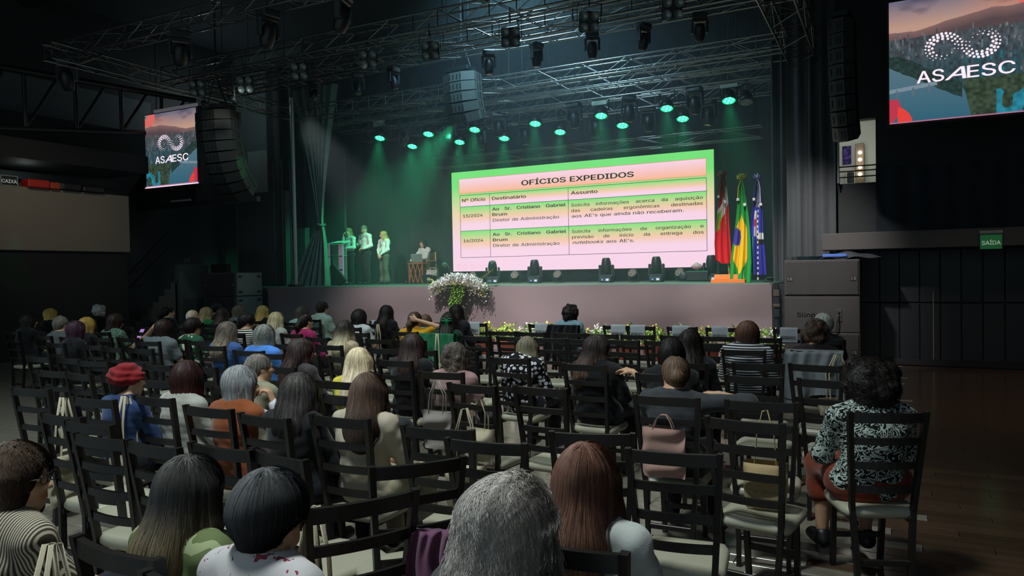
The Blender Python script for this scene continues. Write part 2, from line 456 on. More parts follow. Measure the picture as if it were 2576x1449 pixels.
def stand_joints(**kw):
    J = dict(hipL=(-.085, 0, .87), hipR=(.085, 0, .87), knL=(-.095, .02, .48), knR=(.095, .02, .48), anL=(-.10, -.01, .09), anR=(.10, -.01, .09), toL=(-.12, .13, .035), toR=(.12, .13, .035),
             pel=(0, 0, .93), wst=(0, 0, 1.05), che=(0, -.01, 1.22), top=(0, -.01, 1.31), shL=(-.165, -.01, 1.35), shR=(.165, -.01, 1.35),
             elL=(-.22, .0, 1.09), elR=(.22, .0, 1.09), wrL=(-.14, .2, 1.0), wrR=(.14, .2, 1.0), nk0=(0, -.01, 1.38), nk1=(0, .01, 1.47), hd=(0, .02, 1.545), tuck=True,
             hdL=(.5, 1, 0), hdR=(-.5, 1, 0), hnL=(0, 0, -1), hnR=(0, 0, -1), yaw=0., nod=0., tilt=0., curl=.5)
    J.update(kw); return J
def head_rot(J): return rotz3(J['yaw']) @ rotx3(J['nod']) @ roty3(J['tilt'])
def head_prims(J):
    c = np.array(J['hd'], float); Rm = head_rot(J); P = lambda x, y, z: c+Rm @ np.array([x, y, z])
    E = lambda x, y, z, r, k=.02, sub=False: ell(P(x, y, z), r, k, Rm, sub)
    C = lambda a, b, r0, r1=None, k=.012: cap(P(*a), P(*b), r0, r1, k)
    L = [E(0, -.012, .028, (.073, .094, .087)), E(0, .028, -.02, (.060, .060, .075), .03), E(0, .042, -.083, (.036, .038, .030), .03)]
    for s in (-1, 1):
        L += [C((s*.05, .0, -.05), (s*.02, .048, -.088), .022, .02, .03), E(s*.036, .062, -.022, (.022, .022, .02), .03)]
    L += [C((-.034, .078, .026), (.034, .078, .026), .011, None, .015)]
    for s in (-1, 1): L += [E(s*.030, .099, .007, (.017, .017, .010), .01, True)]
    L += [C((0, .084, .012), (0, .106, -.026), .008, .0125, .012)]
    for s in (-1, 1): L += [E(s*.011, .094, -.031, (.009, .011, .008), .008)]
    L += [C((-.017, .085, -.055), (.017, .085, -.055), .0075, None, .006), C((-.014, .084, -.067), (.014, .084, -.067), .008, None, .006)]
    for s in (-1, 1): L += [ell(P(s*.075, -.004, -.004), (.010, .019, .031), .008, Rm), ell(P(s*.085, .002, -.002), (.006, .010, .018), .006, Rm, True)]
    return L
def hand_prims(w_, d, n, side, curl, fine=True):
    w_ = np.array(w_, float); d = np.array(d, float); d /= np.linalg.norm(d); n = np.array(n, float); n = n-d*(n @ d); n /= np.linalg.norm(n)+1e-9
    lat = np.cross(d, n)*side      # towards the thumb
    L = []
    if not fine:
        return [cap(w_, w_+d*.08, .026, .03, .02), cap(w_+d*.08, w_+d*.15+n*.02, .026, .015, .02)]
    for i in range(4):
        o = lat*(.028-.0187*i)
        L.append(cap(w_+o*.5+d*.005, w_+o+d*.085, .0145, .0125, .012))
        ln = (.040, .045, .042, .034)[i]; b = w_+o+d*.085; a = curl*(.8+.12*i)
        d1 = d*math.cos(a)+n*math.sin(a); d2 = d*math.cos(a*2.1)+n*math.sin(a*2.1); d3 = d*math.cos(a*2.9)+n*math.sin(a*2.9)
        p1 = b+d1*ln; p2 = p1+d2*ln*.7; p3 = p2+d3*ln*.5
        L += [cap(b, p1, .0105, .0095, .004), cap(p1, p2, .0095, .0088, .004), cap(p2, p3, .0088, .007, .004)]
    t0 = w_+d*.02+lat*.022; t1 = t0+d*.035+lat*.03+n*.012; t2 = t1+d*.032+lat*.006+n*.014
    L += [cap(t0, t1, .0155, .012, .012), cap(t1, t2, .0115, .009, .005)]
    return L
def limb_sets(J, sleeve, fine, grow):
    """prims of the whole body (grow = 0) or of one garment"""
    g = lambda k: np.array(J[k], float)
    B = []
    q = .86 if J.get('tuck') else 1.0
    B += [cap(g('hipL')+(0, -.01, .0), g('hipR')+(0, -.01, 0), .105*(.5+.5*q), None, .05), cap(g('pel'), g('wst'), .135*q, .122*q, .06, (1, 1.28, 1)), cap(g('wst'), g('che'), .122*q, .140*q, .06, (1, 1.25, 1)), cap(g('che'), g('top'), .140*q, .118*q, .05, (1, 1.3, 1)), cap(g('shL'), g('shR'), .054, None, .05)]
    for s in 'LR': B += [cap(g('sh'+s)*.6+g('nk0')*.4+np.array([0, 0, .012]), g('nk0')+np.array([0, 0, .03]), .036, .042, .05)]
    return B
def body_mesh(J, vox, fine):
    g = lambda k: np.array(J[k], float); P = limb_sets(J, None, fine, 0)
    P += [cap(g('nk0'), g('nk1'), .052, .049, .04)]
    for s, sg in (('L', -1), ('R', 1)):
        P += [cap(g('sh'+s), g('el'+s), .047, .037, .03), cap(g('el'+s), g('wr'+s), .037, .024, .015)]
        P += hand_prims(g('wr'+s), J['hd'+s], J['hn'+s], -sg, J['curl'], fine)
        P += [cap(g('hip'+s), g('kn'+s), .083, .056, .03), cap(g('kn'+s), g('kn'+s)*.55+g('an'+s)*.45-np.array([0, .02, 0]), .053, .050, .02), cap(g('kn'+s)*.55+g('an'+s)*.45-np.array([0, .015, 0]), g('an'+s), .049, .033, .02), cap(g('an'+s)-np.array([0, .02, .045]), g('to'+s), .034, .028, .02)]
    P += head_prims(J)
    D, lo = sdf_field(P, vox); V, F = surface_nets(D, lo, vox)
    me = np_mesh('body', V, F)
    # natural colouring of lips and brows, slight flush
    Rm = head_rot(J); q = (V-np.array(J['hd'])) @ Rm
    c = np.ones((len(V), 4), np.float32)
    lip = (np.abs(q[:, 0]) < .024) & (np.abs(q[:, 2]+.061) < .013) & (q[:, 1] > .075); c[lip, :3] = (.9, .62, .6)
    brow = (np.abs(np.abs(q[:, 0])-.031) < .018) & (np.abs(q[:, 2]-.024) < .006) & (q[:, 1] > .07); c[brow, :3] = (.35, .28, .24)
    ca = me.color_attributes.new('Col', 'FLOAT_COLOR', 'POINT'); ca.data.foreach_set('color', c.ravel())
    return me
def shirt_mesh(J, vox, sleeve, seed, collar=False):
    g = lambda k: np.array(J[k], float); P = []
    for i_, p in enumerate(limb_sets(J, None, False, 0)):
        if J.get('tuck') and i_ == 0: continue
        p = list(p); p[3] += .014; p[4] += .014
        if J.get('tuck') and i_ == 1: p[1] = p[1]*.25+p[2]*.75
        P.append(tuple(p))
    for s in 'LR':
        a, b, c = g('sh'+s), g('el'+s), g('wr'+s)
        if sleeve == 'long': P += [cap(a, b, .063, .054, .03), cap(b, b+(c-b)*.93, .054, .040, .02)]
        elif sleeve == 'mid': P += [cap(a, b, .063, .056, .03), cap(b, b+(c-b)*.25, .055, .052, .02)]
        elif sleeve == 'short': P += [cap(a, a+(b-a)*.62, .064, .062, .03)]
        else: P += [cap(a, a+(b-a)*.05, .055, .05, .03)]
    up = (g('nk1')-g('nk0')); up /= np.linalg.norm(up)
    if collar: P += [cap(g('nk0')+up*.005, g('nk0')+up*.045, .066, .062, .02)]
    P += [cap(g('nk0')+up*(.03 if collar else .012), g('nk1')+up*.06, .058 if collar else .075, .062 if collar else .075, .012, None, True)]
    D, lo = sdf_field(P, vox); V, F = surface_nets(D, lo, vox)
    me = np_mesh('shirt', V, F); n = np.empty(len(V)*3, np.float32); me.vertices.foreach_get('normal', n); n = n.reshape(-1, 3)
    V = V+n*wrinkle(V*np.array([1, 1, 1.6]), .006, 34, seed)[:, None]; me.vertices.foreach_set('co', V.astype(np.float32).ravel()); me.update()
    return me
def pants_mesh(J, vox, skirt=False, flare=0.0):
    g = lambda k: np.array(J[k], float); P = [cap(g('hipL')+(0, -.01, 0), g('hipR')+(0, -.01, 0), .118, None, .05), cap(g('pel'), g('pel')*.6+g('wst')*.4, .148, .142, .04, (1, 1.28, 1))] if not J.get('tuck') else [cap(g('hipL'), g('hipR'), .106, None, .05), cap(g('pel'), g('wst')*.95+g('pel')*.05, .134, .124, .04, (1, 1.28, 1))]
    for s in 'LR':
        h, k, a = g('hip'+s), g('kn'+s), g('an'+s)
        if skirt: P += [cap(h, k, .092, .082, .08), cap(k, k*.6+a*.4, .08, .085, .06)]
        else: P += [cap(h, k, .094, .070, .03), cap(k, k*.55+a*.45-np.array([0, .018, 0]), .072, .066, .03), cap(k*.55+a*.45-np.array([0, .015, 0]), a+np.array([0, 0, .03]), .066, .056+flare, .02)]
    if skirt: P += [cap((g('hipL')+g('hipR'))/2, (g('knL')+g('knR'))/2, .10, .09, .1)]
    D, lo = sdf_field(P, vox); V, F = surface_nets(D, lo, vox); me = np_mesh('trousers', V, F)
    n = np.empty(len(V)*3, np.float32); me.vertices.foreach_get('normal', n); n = n.reshape(-1, 3)
    V = V+n*wrinkle(V, .005, 30, 3)[:, None]; me.vertices.foreach_set('co', V.astype(np.float32).ravel()); me.update()
    return me
def shoe_mesh(J, s, vox):
    g = lambda k: np.array(J[k], float)
    P = [cap(g('an'+s)-np.array([0, .03, .05]), g('to'+s), .045, .040, .02), cap(g('an'+s)-np.array([0, .02, .04]), g('an'+s)-np.array([0, .015, .01]), .045, .044, .02)]
    D, lo = sdf_field(P, vox); V, F = surface_nets(D, lo, vox); return np_mesh('shoe', V, F)

# ------------------------------------------------------------------ hair (head-local, face +Y)
def hair_prims(style, v, L, rr):
    P = [ell((0, -.014, .024), (.084+v, .106+v, .098+v), .02)]
    if style in ('long', 'wavy'):
        P += [cap((0, -.045, -.02), (0, -.075, -.10), .088+v, .088+v, .05, (1, 1.4, 1)), cap((0, -.075, -.10), (0, -.145, -.20), .088+v, .090+v, .05, (1, 1.7, 1))]
        if L > .2: P += [cap((0, -.145, -.20), (.0, -.185, -L), .088+v, .066+v*.5, .05, (1, 1.9, 1))]
        for s in (-1, 1): P += [cap((s*.068, .008, .02), (s*.078, .0, -.10), .032+v*.6, .03+v*.6, .03), cap((s*.078, 0, -.10), (s*.085, -.06, -min(L, .2)), .03+v*.6, .026, .04)]
    elif style == 'bob':
        P += [cap((0, -.04, -.01), (0, -.05, -L), .086+v, .080+v, .04, (1, 1.25, 1))]
        for s in (-1, 1): P += [cap((s*.066, .012, .01), (s*.072, .005, -L*.9), .033+v*.5, .028+v*.5, .03)]
    elif style == 'short':
        P += [cap((0, -.05, -.0), (0, -.06, -.065), .068+v, .05, .03)]
    elif style == 'male':
        P += [cap((0, -.055, .0), (0, -.06, -.05), .058+v, .045, .03)]
    elif style in ('curly', 'afro'):
        if L > .05: P += [cap((0, -.04, 0), (0, -.055, -L), .09+v, .085+v, .05, (1, 1.2, 1))]
        for q in range(70 if style == 'afro' else 60):
            d = rr.normal(size=3); d /= np.linalg.norm(d)
            if d[1] > .45 and d[2] < .45: continue
            c = np.array([0, -.014, .02])+d*np.array([.086+v, .104+v, .098+v])*(.95+.1*rr.random())
            if L > .05 and rr.random() < .5: c[2] = c[2]*.5-rr.random()*L*.9
            P.append(ell(c, np.full(3, .022+.014*rr.random()), .012))
    elif style == 'bun':
        P[0] = ell((0, -.014, .024), (.078+v, .099+v, .092+v), .02); P += [cap((0, -.06, -.01), (0, -.06, -.05), .055, .045, .03), ell((0, -.125, .0), (.042, .034, .04), .01)]
    elif style == 'pony':
        P[0] = ell((0, -.014, .024), (.079+v, .1+v, .093+v), .02); P += [cap((0, -.06, -.01), (0, -.065, -.05), .055, .045, .03), cap((0, -.11, .01), (0, -.15, -.05), .026, .034, .02), cap((0, -.15, -.05), (0, -.14, -.05-L), .036, .014, .03)]
    fz = {'male': (.06, -.06), 'bun': (.055, -.05), 'pony': (.055, -.05)}.get(style, (.062, -.045))
    P += [ell((0, .128, -.042), (.066, .088, .098), .02, None, True)]
    if style in ('male', 'short', 'bun', 'pony'):
        for s in (-1, 1): P += [ell((s*.075, .01, -.045), (.03, .045, .045), .015, None, True)]
    if style in ('male', 'bun', 'pony'): P += [ell((0, .03, -.14), (.12, .12, .07), .02, None, True)]
    return P
_HAIR = {}
def hair_mesh(style, v=0.0, L=.12, det=1, seed=0, curl=0.0, frizz=0.0, nstr=None, part=0.0, wid=None, smooth=1.0):
    key = (style, v, L, det, seed, curl, frizz, nstr)
    if key in _HAIR: return _HAIR[key]
    rr = np.random.default_rng(seed+5)
    vox = (.013, .0105, .008)[det]
    P = hair_prims(style, v, L, rr)
    D, lo = sdf_field(P, vox, .03); V, F = surface_nets(D, lo, vox)
    ztop = V[:, 2].max(); zl = max(.12, ztop-V[:, 2].min())
    ph = np.arctan2(V[:, 0], -V[:, 1]-.0)
    N0 = grad(D, lo, vox, V)
    rid = (.0035, .003, .0016)[det]*np.sin(ph*23+3*np.sin(V[:, 2]*9+seed)+V[:, 0]*90)+(.0022, .0018, .0012)[det]*np.sin(ph*51+V[:, 2]*14+seed)
    lump = wrinkle(V, .006, 40, seed) if style in ('curly', 'afro', 'wavy') else wrinkle(V, .003, 22, seed)
    Vb = V+N0*(rid*smooth+lump)[:, None]
    t = (ztop-V[:, 2])/zl
    n = nstr if nstr is not None else (300, 620, 3300)[det]
    st = V[rr.integers(0, len(V), n)]+rr.normal(size=(n, 3))*vox*.4
    zt_ = V[:, 2].max(); cr = V[V[:, 2] > zt_-.035]
    if len(cr): st = np.concatenate([st, cr[rr.integers(0, len(cr), n//6)]+rr.normal(size=(n//6, 3))*vox*.4])
    # no strands starting on the cut face of the hair
    keep = ~((st[:, 1] > .055) & (st[:, 2] < .05)); st = st[keep]; n = len(st)
    steps = (6, 8, 12)[det]; ds = (.023, .019, .016)[det]
    crown = np.array([part, -.02, ztop]); p = st.copy(); pts = [p.copy()]; nor = []
    for k in range(steps):
        g_ = grad(D, lo, vox, p); nor.append(g_)
        fl = p-crown; fl[:, 2] *= .4; fl = fl/(np.linalg.norm(fl, axis=1, keepdims=True)+1e-6)*.55+np.array([0, -.1, -1.0])
        if curl: fl = fl+curl*np.sin(k*1.9+st[:, :1]*140+np.array([[0, 2.1, 4.2]]))
        tg = fl-g_*np.sum(fl*g_, 1, keepdims=True); tg = tg/(np.linalg.norm(tg, axis=1, keepdims=True)+1e-6)
        p = p+tg*ds
        off = .002+.004*((np.arange(n)*.618) % 1)+frizz*((np.arange(n)*.37) % 1)*(k/steps)
        g2 = grad(D, lo, vox, p); p = p+g2*np.clip(off-sample(D, lo, vox, p), -.012, .012)[:, None]
        pts.append(p.copy())
    nor.append(grad(D, lo, vox, p))
    wd = wid or (.0065, .0044, .0020)[det]
    SV = []; ST = []; SR = []
    rnd = rr.random(n)
    for k in range(steps+1):
        a = pts[min(k+1, steps)]-pts[max(k-1, 0)]; sd = np.cross(a, nor[k]); sd = sd/(np.linalg.norm(sd, axis=1, keepdims=True)+1e-9)
        w_ = wd*(1-.75*(k/steps)**2)*(.5+.5*min(1, k/2))
        lift = nor[k]*.0006
        SV += [pts[k]-sd*w_/2-lift, pts[k]+sd*w_/2+lift]
        tt = (ztop-pts[k][:, 2])/zl; ST += [tt, tt]; SR += [rnd, rnd]
    S = np.stack(SV, 1)        # n, 2(steps+1), 3
    m = S.shape[1]; base = len(Vb)+np.arange(n)[:, None]*m
    SF = np.concatenate([base+np.array([[2*k, 2*k+1, 2*k+3, 2*k+2]]) for k in range(steps)])
    VV = np.concatenate([Vb, S.reshape(-1, 3)]); FF = np.concatenate([F, SF])
    me = np_mesh('hair', VV, FF)
    A = np.concatenate([t, np.stack(ST, 1).ravel()]); Bn = np.concatenate([.35+.3*np.sin(ph*37+V[:, 2]*12)**2, np.stack(SR, 1).ravel()])
    ca = me.color_attributes.new('Hair', 'FLOAT_COLOR', 'POINT')
    if len(me.vertices) == len(VV):
        ca.data.foreach_set('color', np.stack([np.clip(A, 0, 1), Bn, A*0, A*0+1], 1).astype(np.float32).ravel())
    _HAIR[key] = (me, ztop)
    return _HAIR[key]
def hairmat(root, tip=None, mid=.5, rough=.58):
    tip = tip or root; name = 'hair_'+root+tip+str(mid)
    if name in MATS: return MATS[name]
    m, nt, b = _new(name); N = nt.nodes; Lk = nt.links
    a = N.new('ShaderNodeAttribute'); a.attribute_name = 'Hair'; sp = N.new('ShaderNodeSeparateColor'); Lk.new(a.outputs['Color'], sp.inputs[0])
    mr = N.new('ShaderNodeMapRange'); mr.interpolation_type = 'SMOOTHSTEP'; mr.inputs[1].default_value = mid-.3; mr.inputs[2].default_value = mid+.3; Lk.new(sp.outputs[0], mr.inputs[0])
    mx = N.new('ShaderNodeMix'); mx.data_type = 'RGBA'; mx.inputs[6].default_value = lin(root); mx.inputs[7].default_value = lin(tip); Lk.new(mr.outputs[0], mx.inputs[0])
    m2 = N.new('ShaderNodeMath'); m2.operation = 'MULTIPLY_ADD'; m2.inputs[1].default_value = 1.1; m2.inputs[2].default_value = .75; Lk.new(sp.outputs[1], m2.inputs[0])
    vm_ = N.new('ShaderNodeVectorMath'); vm_.operation = 'SCALE'; Lk.new(mx.outputs[2], vm_.inputs[0]); Lk.new(m2.outputs[0], vm_.inputs['Scale'])
    Lk.new(vm_.outputs[0], b.inputs['Base Color']); b.inputs['Roughness'].default_value = rough; b.inputs['Specular IOR Level'].default_value = .35
    MATS[name] = m; return m
def skinmat(c):
    name = 'skin_'+c
    if name in MATS: return MATS[name]
    m, nt, b = _new(name); N = nt.nodes; Lk = nt.links
    a = N.new('ShaderNodeAttribute'); a.attribute_name = 'Col'; nz = N.new('ShaderNodeTexNoise'); nz.inputs['Scale'].default_value = 25
    mx = N.new('ShaderNodeMix'); mx.data_type = 'RGBA'; cc = lin(c); mx.inputs[6].default_value = tuple(q*.88 for q in cc[:3])+(1,); mx.inputs[7].default_value = tuple(min(1, q*1.1) for q in cc[:3])+(1,)
    Lk.new(nz.outputs['Fac'], mx.inputs[0])
    mm = N.new('ShaderNodeMix'); mm.data_type = 'RGBA'; mm.blend_type = 'MULTIPLY'; mm.inputs[0].default_value = 1.0; Lk.new(mx.outputs[2], mm.inputs[6]); Lk.new(a.outputs['Color'], mm.inputs[7])
    Lk.new(mm.outputs[2], b.inputs['Base Color']); b.inputs['Roughness'].default_value = .5; b.inputs['Specular IOR Level'].default_value = .35
    MATS[name] = m; return m

VOX = (.0165, .0135, .0105)
_BODY = {}
def cached(key, fn):
    if key not in _BODY: _BODY[key] = fn()
    return _BODY[key]
M_eyew = mat('eye_white', '#e6e0d8', .2, var=0); M_iris = mat('eye_iris', '#2a1c14', .15, var=0); M_frame = mat('spectacle_frame', '#1c1614', .3, var=0)
eye_me = MB().lathe([(0, -.0115), (.006, -.0098), (.0108, -.004), (.0115, 0), (.0108, .004), (.006, .0098), (0, .0115)], 12, M=RX(-PI/2)).mesh('eye')
iris_me = MB().lathe([(0, .0121), (.0035, .0118), (.0058, .0102)], 10, M=RX(-PI/2)).mesh('iris')
def glasses_mesh():
    mb = MB()
    for s in (-1, 1):
        mb.tube([(s*.031+.024*math.cos(a), .104, .005+.018*math.sin(a)) for a in np.linspace(0, 2*PI, 15)], .0022, 5, caps=False)
        mb.tube([(s*.055, .102, .01), (s*.074, .07, .012), (s*.078, .0, .008), (s*.077, -.02, -.008)], .0022, 5)
    mb.tube([(-.008, .106, .008), (.008, .106, .008)], .0022, 5)
    return mb.mesh('glasses')
GLS = glasses_mesh()
def person(label, loc, rz, pose, J, hair, top, bottom='#20222a', skin='#c79a7c', det=0, sc=1.0, fine=False, glasses=False, eyes=False, shoes='#17171a', skirt=False, flare=0.0, wide=1.0, hat=None, seed=0, group='audience', hairkw=None, collar=False, shoecol=None, zlift=0.0):
    """one person: continuous body mesh with garments, hair and shoes as parts.  top = (material, sleeve)"""
    t = thing('person', label, 'person', (loc[0], loc[1], loc[2]+zlift), rz, group, (sc*wide, sc, sc))
    vox = VOX[det] if not fine else min(VOX[det], .0096)
    kj = (pose, round(J['yaw'], 2), round(J['nod'], 2), det, fine)
    bm = cached(('body',)+kj, lambda: body_mesh(J, vox, fine))
    link('body', bm, skinmat(skin), t)
    if top: link('shirt', cached(('shirt', pose, det, top[1], collar, seed % 3), lambda: shirt_mesh(J, VOX[det], top[1], seed % 3, collar)), top[0], t)
    link('skirt' if skirt else 'trousers', cached(('pants', pose.split('*')[0], det, skirt, flare), lambda: pants_mesh(J, max(VOX[det], .015), skirt, flare)), cloth('cloth_'+bottom, bottom), t)
    for s in 'LR': link('shoe', cached(('shoe', pose.split('*')[0], s), lambda: shoe_mesh(J, s, .011)), mat('shoe_'+shoes, shoes, .45), t)
    Rm = Matrix(head_rot(J).tolist()).to_4x4(); HM = Matrix.Translation(J['hd']) @ Rm
    if hair:
        st, c1, c2, v, L = hair[:5]
        kw = dict(det=det, seed=seed % 4); kw.update(hairkw or {})
        mid = kw.pop('mid', .5)
        me, zt = hair_mesh(st, v, L, **kw)
        o = link('hair', me, hairmat(c1, c2, mid), t, kind='stuff'); o.matrix_local = HM
    if eyes:
        for s in (-1, 1):
            e = link('eye', eye_me, M_eyew, t); e.matrix_local = HM @ T(s*.030, .0795, .007); i = link('iris', iris_me, M_iris, e)
    if glasses:
        e = link('glasses', GLS, M_frame, t); e.matrix_local = HM
    return t, HM
# ================================================================== the hall
STG = 1.38           # stage floor height
M_black = mat('black_paint', '#15181a', 0.75, var=0.25, scale=3)
M_blackwall = mat('black_wall', '#1a1e20', 0.7, var=0.25, scale=2)
M_greywall = mat('grey_wall', '#3c4445', 0.85, var=0.15, scale=1.5)
M_ledge = mat('ledge_grey', '#4a4846', 0.8, var=0.12, scale=2)
M_balc = mat('balcony_front_beige', '#7d766c', 0.85, var=0.06, scale=1.2)
M_ceil = mat('ceiling_dark', '#1b2126', 0.9, var=0.3, scale=1.0)
M_steel = mat('dark_steel', '#2c3235', 0.45, metal=0.6, var=0.2)
M_alu = mat('aluminium', '#a8aaa8', 0.32, metal=0.9, var=0.1)
M_cur = mat('black_curtain', '#2a2f31', 0.95, var=0.3, scale=6, spec=0.15)
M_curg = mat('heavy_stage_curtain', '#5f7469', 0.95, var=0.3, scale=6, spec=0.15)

def wood(name, base, dark, rough):
    if name in MATS: return MATS[name]
    m, nt, b = _new(name); N = nt.nodes; L = nt.links
    tc = N.new('ShaderNodeTexCoord'); oi = N.new('ShaderNodeObjectInfo')
    mp = N.new('ShaderNodeMapping'); mp.inputs['Scale'].default_value = (1.2, 22, 22); L.new(tc.outputs['Object'], mp.inputs[0])
    ad = N.new('ShaderNodeVectorMath'); ad.operation = 'ADD'; L.new(mp.outputs[0], ad.inputs[0]); L.new(oi.outputs['Location'], ad.inputs[1])
    nz = N.new('ShaderNodeTexNoise'); nz.inputs['Scale'].default_value = 2.0; nz.inputs['Detail'].default_value = 4; L.new(ad.outputs[0], nz.inputs['Vector'])
    mx = N.new('ShaderNodeMix'); mx.data_type = 'RGBA'; mx.inputs[6].default_value = lin(dark); mx.inputs[7].default_value = lin(base)
    L.new(nz.outputs['Fac'], mx.inputs[0])
    hs = N.new('ShaderNodeHueSaturation'); L.new(mx.outputs[2], hs.inputs['Color'])
    mr = N.new('ShaderNodeMapRange'); mr.inputs[3].default_value = 0.75; mr.inputs[4].default_value = 1.2; L.new(oi.outputs['Random'], mr.inputs[0]); L.new(mr.outputs[0], hs.inputs['Value'])
    L.new(hs.outputs[0], b.inputs['Base Color']); b.inputs['Roughness'].default_value = rough
    b.inputs['Specular IOR Level'].default_value = 0.9
    MATS[name] = m; return m
M_pale = wood('seating_plank_wood', '#8e877b', '#6e675c', 0.16)
M_plank = wood('floor_plank_wood', '#5c4838', '#3c2c20', 0.15)

# floor: dark bed with wooden planks on it
fl = one('floor', mat('floor_bed', '#241c16', 0.8), None, (-6.5, 6.0, -0.06), (23, 17, 0.08), kind='structure',
         label='glossy wooden plank floor under the seating and the side aisle')
PW, PL = 0.12, 0.90
plank_me = MB().box((0, 0, 0), (PL-0.004, PW-0.004, 0.02), 0.002).mesh('plank')
mbp = MB(); mbq = MB()
for j in range(int(15.3/PW)):
    y = -1.5 + j*PW
    off = (j*0.37) % PL
    for i in range(int(21.5/PL)+1):
        x = -17.2 + i*PL + off
        near = (-3.1 < x < 2.7) and (1.7 < y < 6.8)
        if near and (x > -0.2 or y < 4.4):
            link('plank', plank_me, M_plank if x > -.2 else M_pale, fl, (x, y, -0.01+random.uniform(0, .0008)))
        else:
            (mbp if x > -.2 else mbq).box((x, y, -0.01), (PL-0.004, PW-0.004, 0.02))
mbp.obj('plank', M_plank, fl, kind='stuff'); mbq.obj('plank', M_pale, fl, kind='stuff')

# ceiling and roof steel
one('ceiling', M_ceil, None, (-6.5, 8.5, 8.65), (26, 24, 0.3), kind='structure', label='dark roof of the hall high above the rigging')
for i, y in enumerate((2.6, 5.2, 7.8, 10.4)):
    one('roof_beam', M_steel, None, (-6.5, y, 8.3), (25, 0.22, 0.38), 0.02, kind='structure', label='dark steel roof beam spanning the hall')
for i, x in enumerate((-14.5, -12.0, -9.5, -7.0, -4.5, -2.0, 0.5)):
    one('roof_purlin', M_steel, None, (x, 6.4, 8.42), (0.1, 13, 0.16), 0.01, kind='structure', label='thin dark roof purlin running towards the stage')
# walls
one('wall_back', M_blackwall, None, (-9, 19.0, 4.2), (26, 0.2, 8.6), kind='structure', label='black wall behind the stage')
one('wall_right', M_blackwall, None, (4.6, 6, 4.2), (0.2, 17, 8.6), kind='structure', label='black side wall of the hall')
# wall to the right of the stage: framed boards, a ledge, an opening to a lit upstairs room
wr = MB()
DX0, DX1, DZ0, DZ1 = -0.78, -0.20, 3.08, 4.17
YW = 14.0
wr.box(((-1.2+DX0)/2, YW+.1, 5.2), (DX0+1.2, .2, 6.6)); wr.box(((DX1+4.6)/2, YW+.1, 5.2), (4.6-DX1, .2, 6.6))
wr.box(((DX0+DX1)/2, YW+.1, (DZ1+8.5)/2), (DX1-DX0, .2, 8.5-DZ1)); wr.box(((DX0+DX1)/2, YW+.1, (1.9+DZ0)/2), (DX1-DX0, .2, DZ0-1.9))
wr.obj('wall_front_right', M_blackwall, None, kind='structure', label='black upper wall right of the stage with a doorway')
wl = one('wall_panelled', mat('black_panel_back', '#0c0e0f', 0.8), None, (2.0, 13.96, 0.97), (5.2, .1, 1.94), kind='structure', label='black boarded wall under the grey ledge')
pm = mat('black_board', '#14171a', 0.5, var=0.3)
bme = MB().box((0, 0, 0), (0.285, 0.02, 1.0), 0.006).mesh('board'); bme2 = MB().box((0, 0, 0), (0.285, 0.02, 0.86), 0.006).mesh('board')
for i in range(15):
    x = -0.30+i*0.295
    link('board', bme, pm, wl, (x, 13.9, 0.52)); link('board', bme2, pm, wl, (x, 13.9, 1.47))
one('door_edge_strip', mat('pale_door_edge', '#8d7a64', 0.6), wl, aty(2348, 780, 13.88)-Vector((0, 0, 0.35)), (0.012, 0.012, 1.3))
one('trim_1', M_black, None, (2.0, 13.86, 0.05), (5.2, .05, 0.1), kind='structure', label='black skirting at the foot of the boarded wall')
one('trim_2', M_ledge, None, (1.75, 13.5, 2.06), (5.5, .5, 0.28), 0.01, kind='structure', label='grey ledge running across the wall right of the stage')
# upstairs room behind the doorway
M_lit = mat('room_white', '#c9cfc8', 0.8, var=0.05)
rm = MB(); rm.box((-0.62, 16.2, 3.6), (1.0, .1, 2.4)); rm.box((-0.17, 15.2, 3.6), (.06, 2.0, 2.4)); rm.box((-1.1, 15.2, 3.6), (.06, 2.0, 2.4)); rm.box((-0.62, 15.2, 2.95), (.98, 2.0, .1)); rm.box((-.62, 15.2, 4.55), (.98, 2.0, .1))
rm.obj('wall_upstairs_room', M_lit, None, kind='structure', label='white walls of the small lit room seen through the doorway')
one('window_1', mat('grey_frame', '#70777a', 0.5), None, (DX0+.0, 13.98, (DZ0+DZ1)/2), (.03, .26, DZ1-DZ0), 0.004, kind='structure', label='pale frame edge of the upstairs doorway')
light('room_bulb', 'POINT', (-0.6, 15.0, 4.3), 9, (1.0, 0.97, 0.9), size=0.15)
vm = thing('vanity_mirror', 'dressing mirror with a column of lit round bulbs upstairs', 'mirror', (0, 0, 0))
p = aty(2162, 412, 15.9)
one('mirror_frame', mat('mirror_frame', '#8a7a66', 0.5), vm, (p.x, 16.1, p.z), (.16, .06, .85), 0.01)
for i, yy in enumerate((382, 400, 419, 437)):
    q = aty(2163, yy, 15.95)
    MB().lathe([(0.0, -.035), (.025, -.025), (.036, 0), (.025, .025), (0.0, .035)], 12, M=T(q.x, 16.03, q.z)).obj('bulb', emat('bulb_glow', '#fff2dc', 6 if i < 3 else 2), vm)
p = aty(2130, 390, 16.1)
ps = thing('poster', 'violet picture poster on the white wall upstairs', 'poster')
one('paper', cloth('poster_print', '#5a4a9a', '#2a2450', 'blot', 18), ps, (p.x, 16.13, p.z), (.16, .012, .36))
p = aty(2137, 440, 15.6)
sw = thing('wall_mirror', 'small round-cornered mirror low on the wall upstairs', 'mirror')
MB().box((p.x, 16.1, p.z), (.2, .03, .3), .02).obj('frame', mat('white_frame', '#d8d8d2', .5), sw); one('glass', mat('mirror_dark', '#525a5c', .15, metal=.6), sw, (p.x, 16.08, p.z), (.13, .02, .22), .01)
rl = thing('door_railing', 'black safety railing across the foot of the upstairs doorway', 'railing')
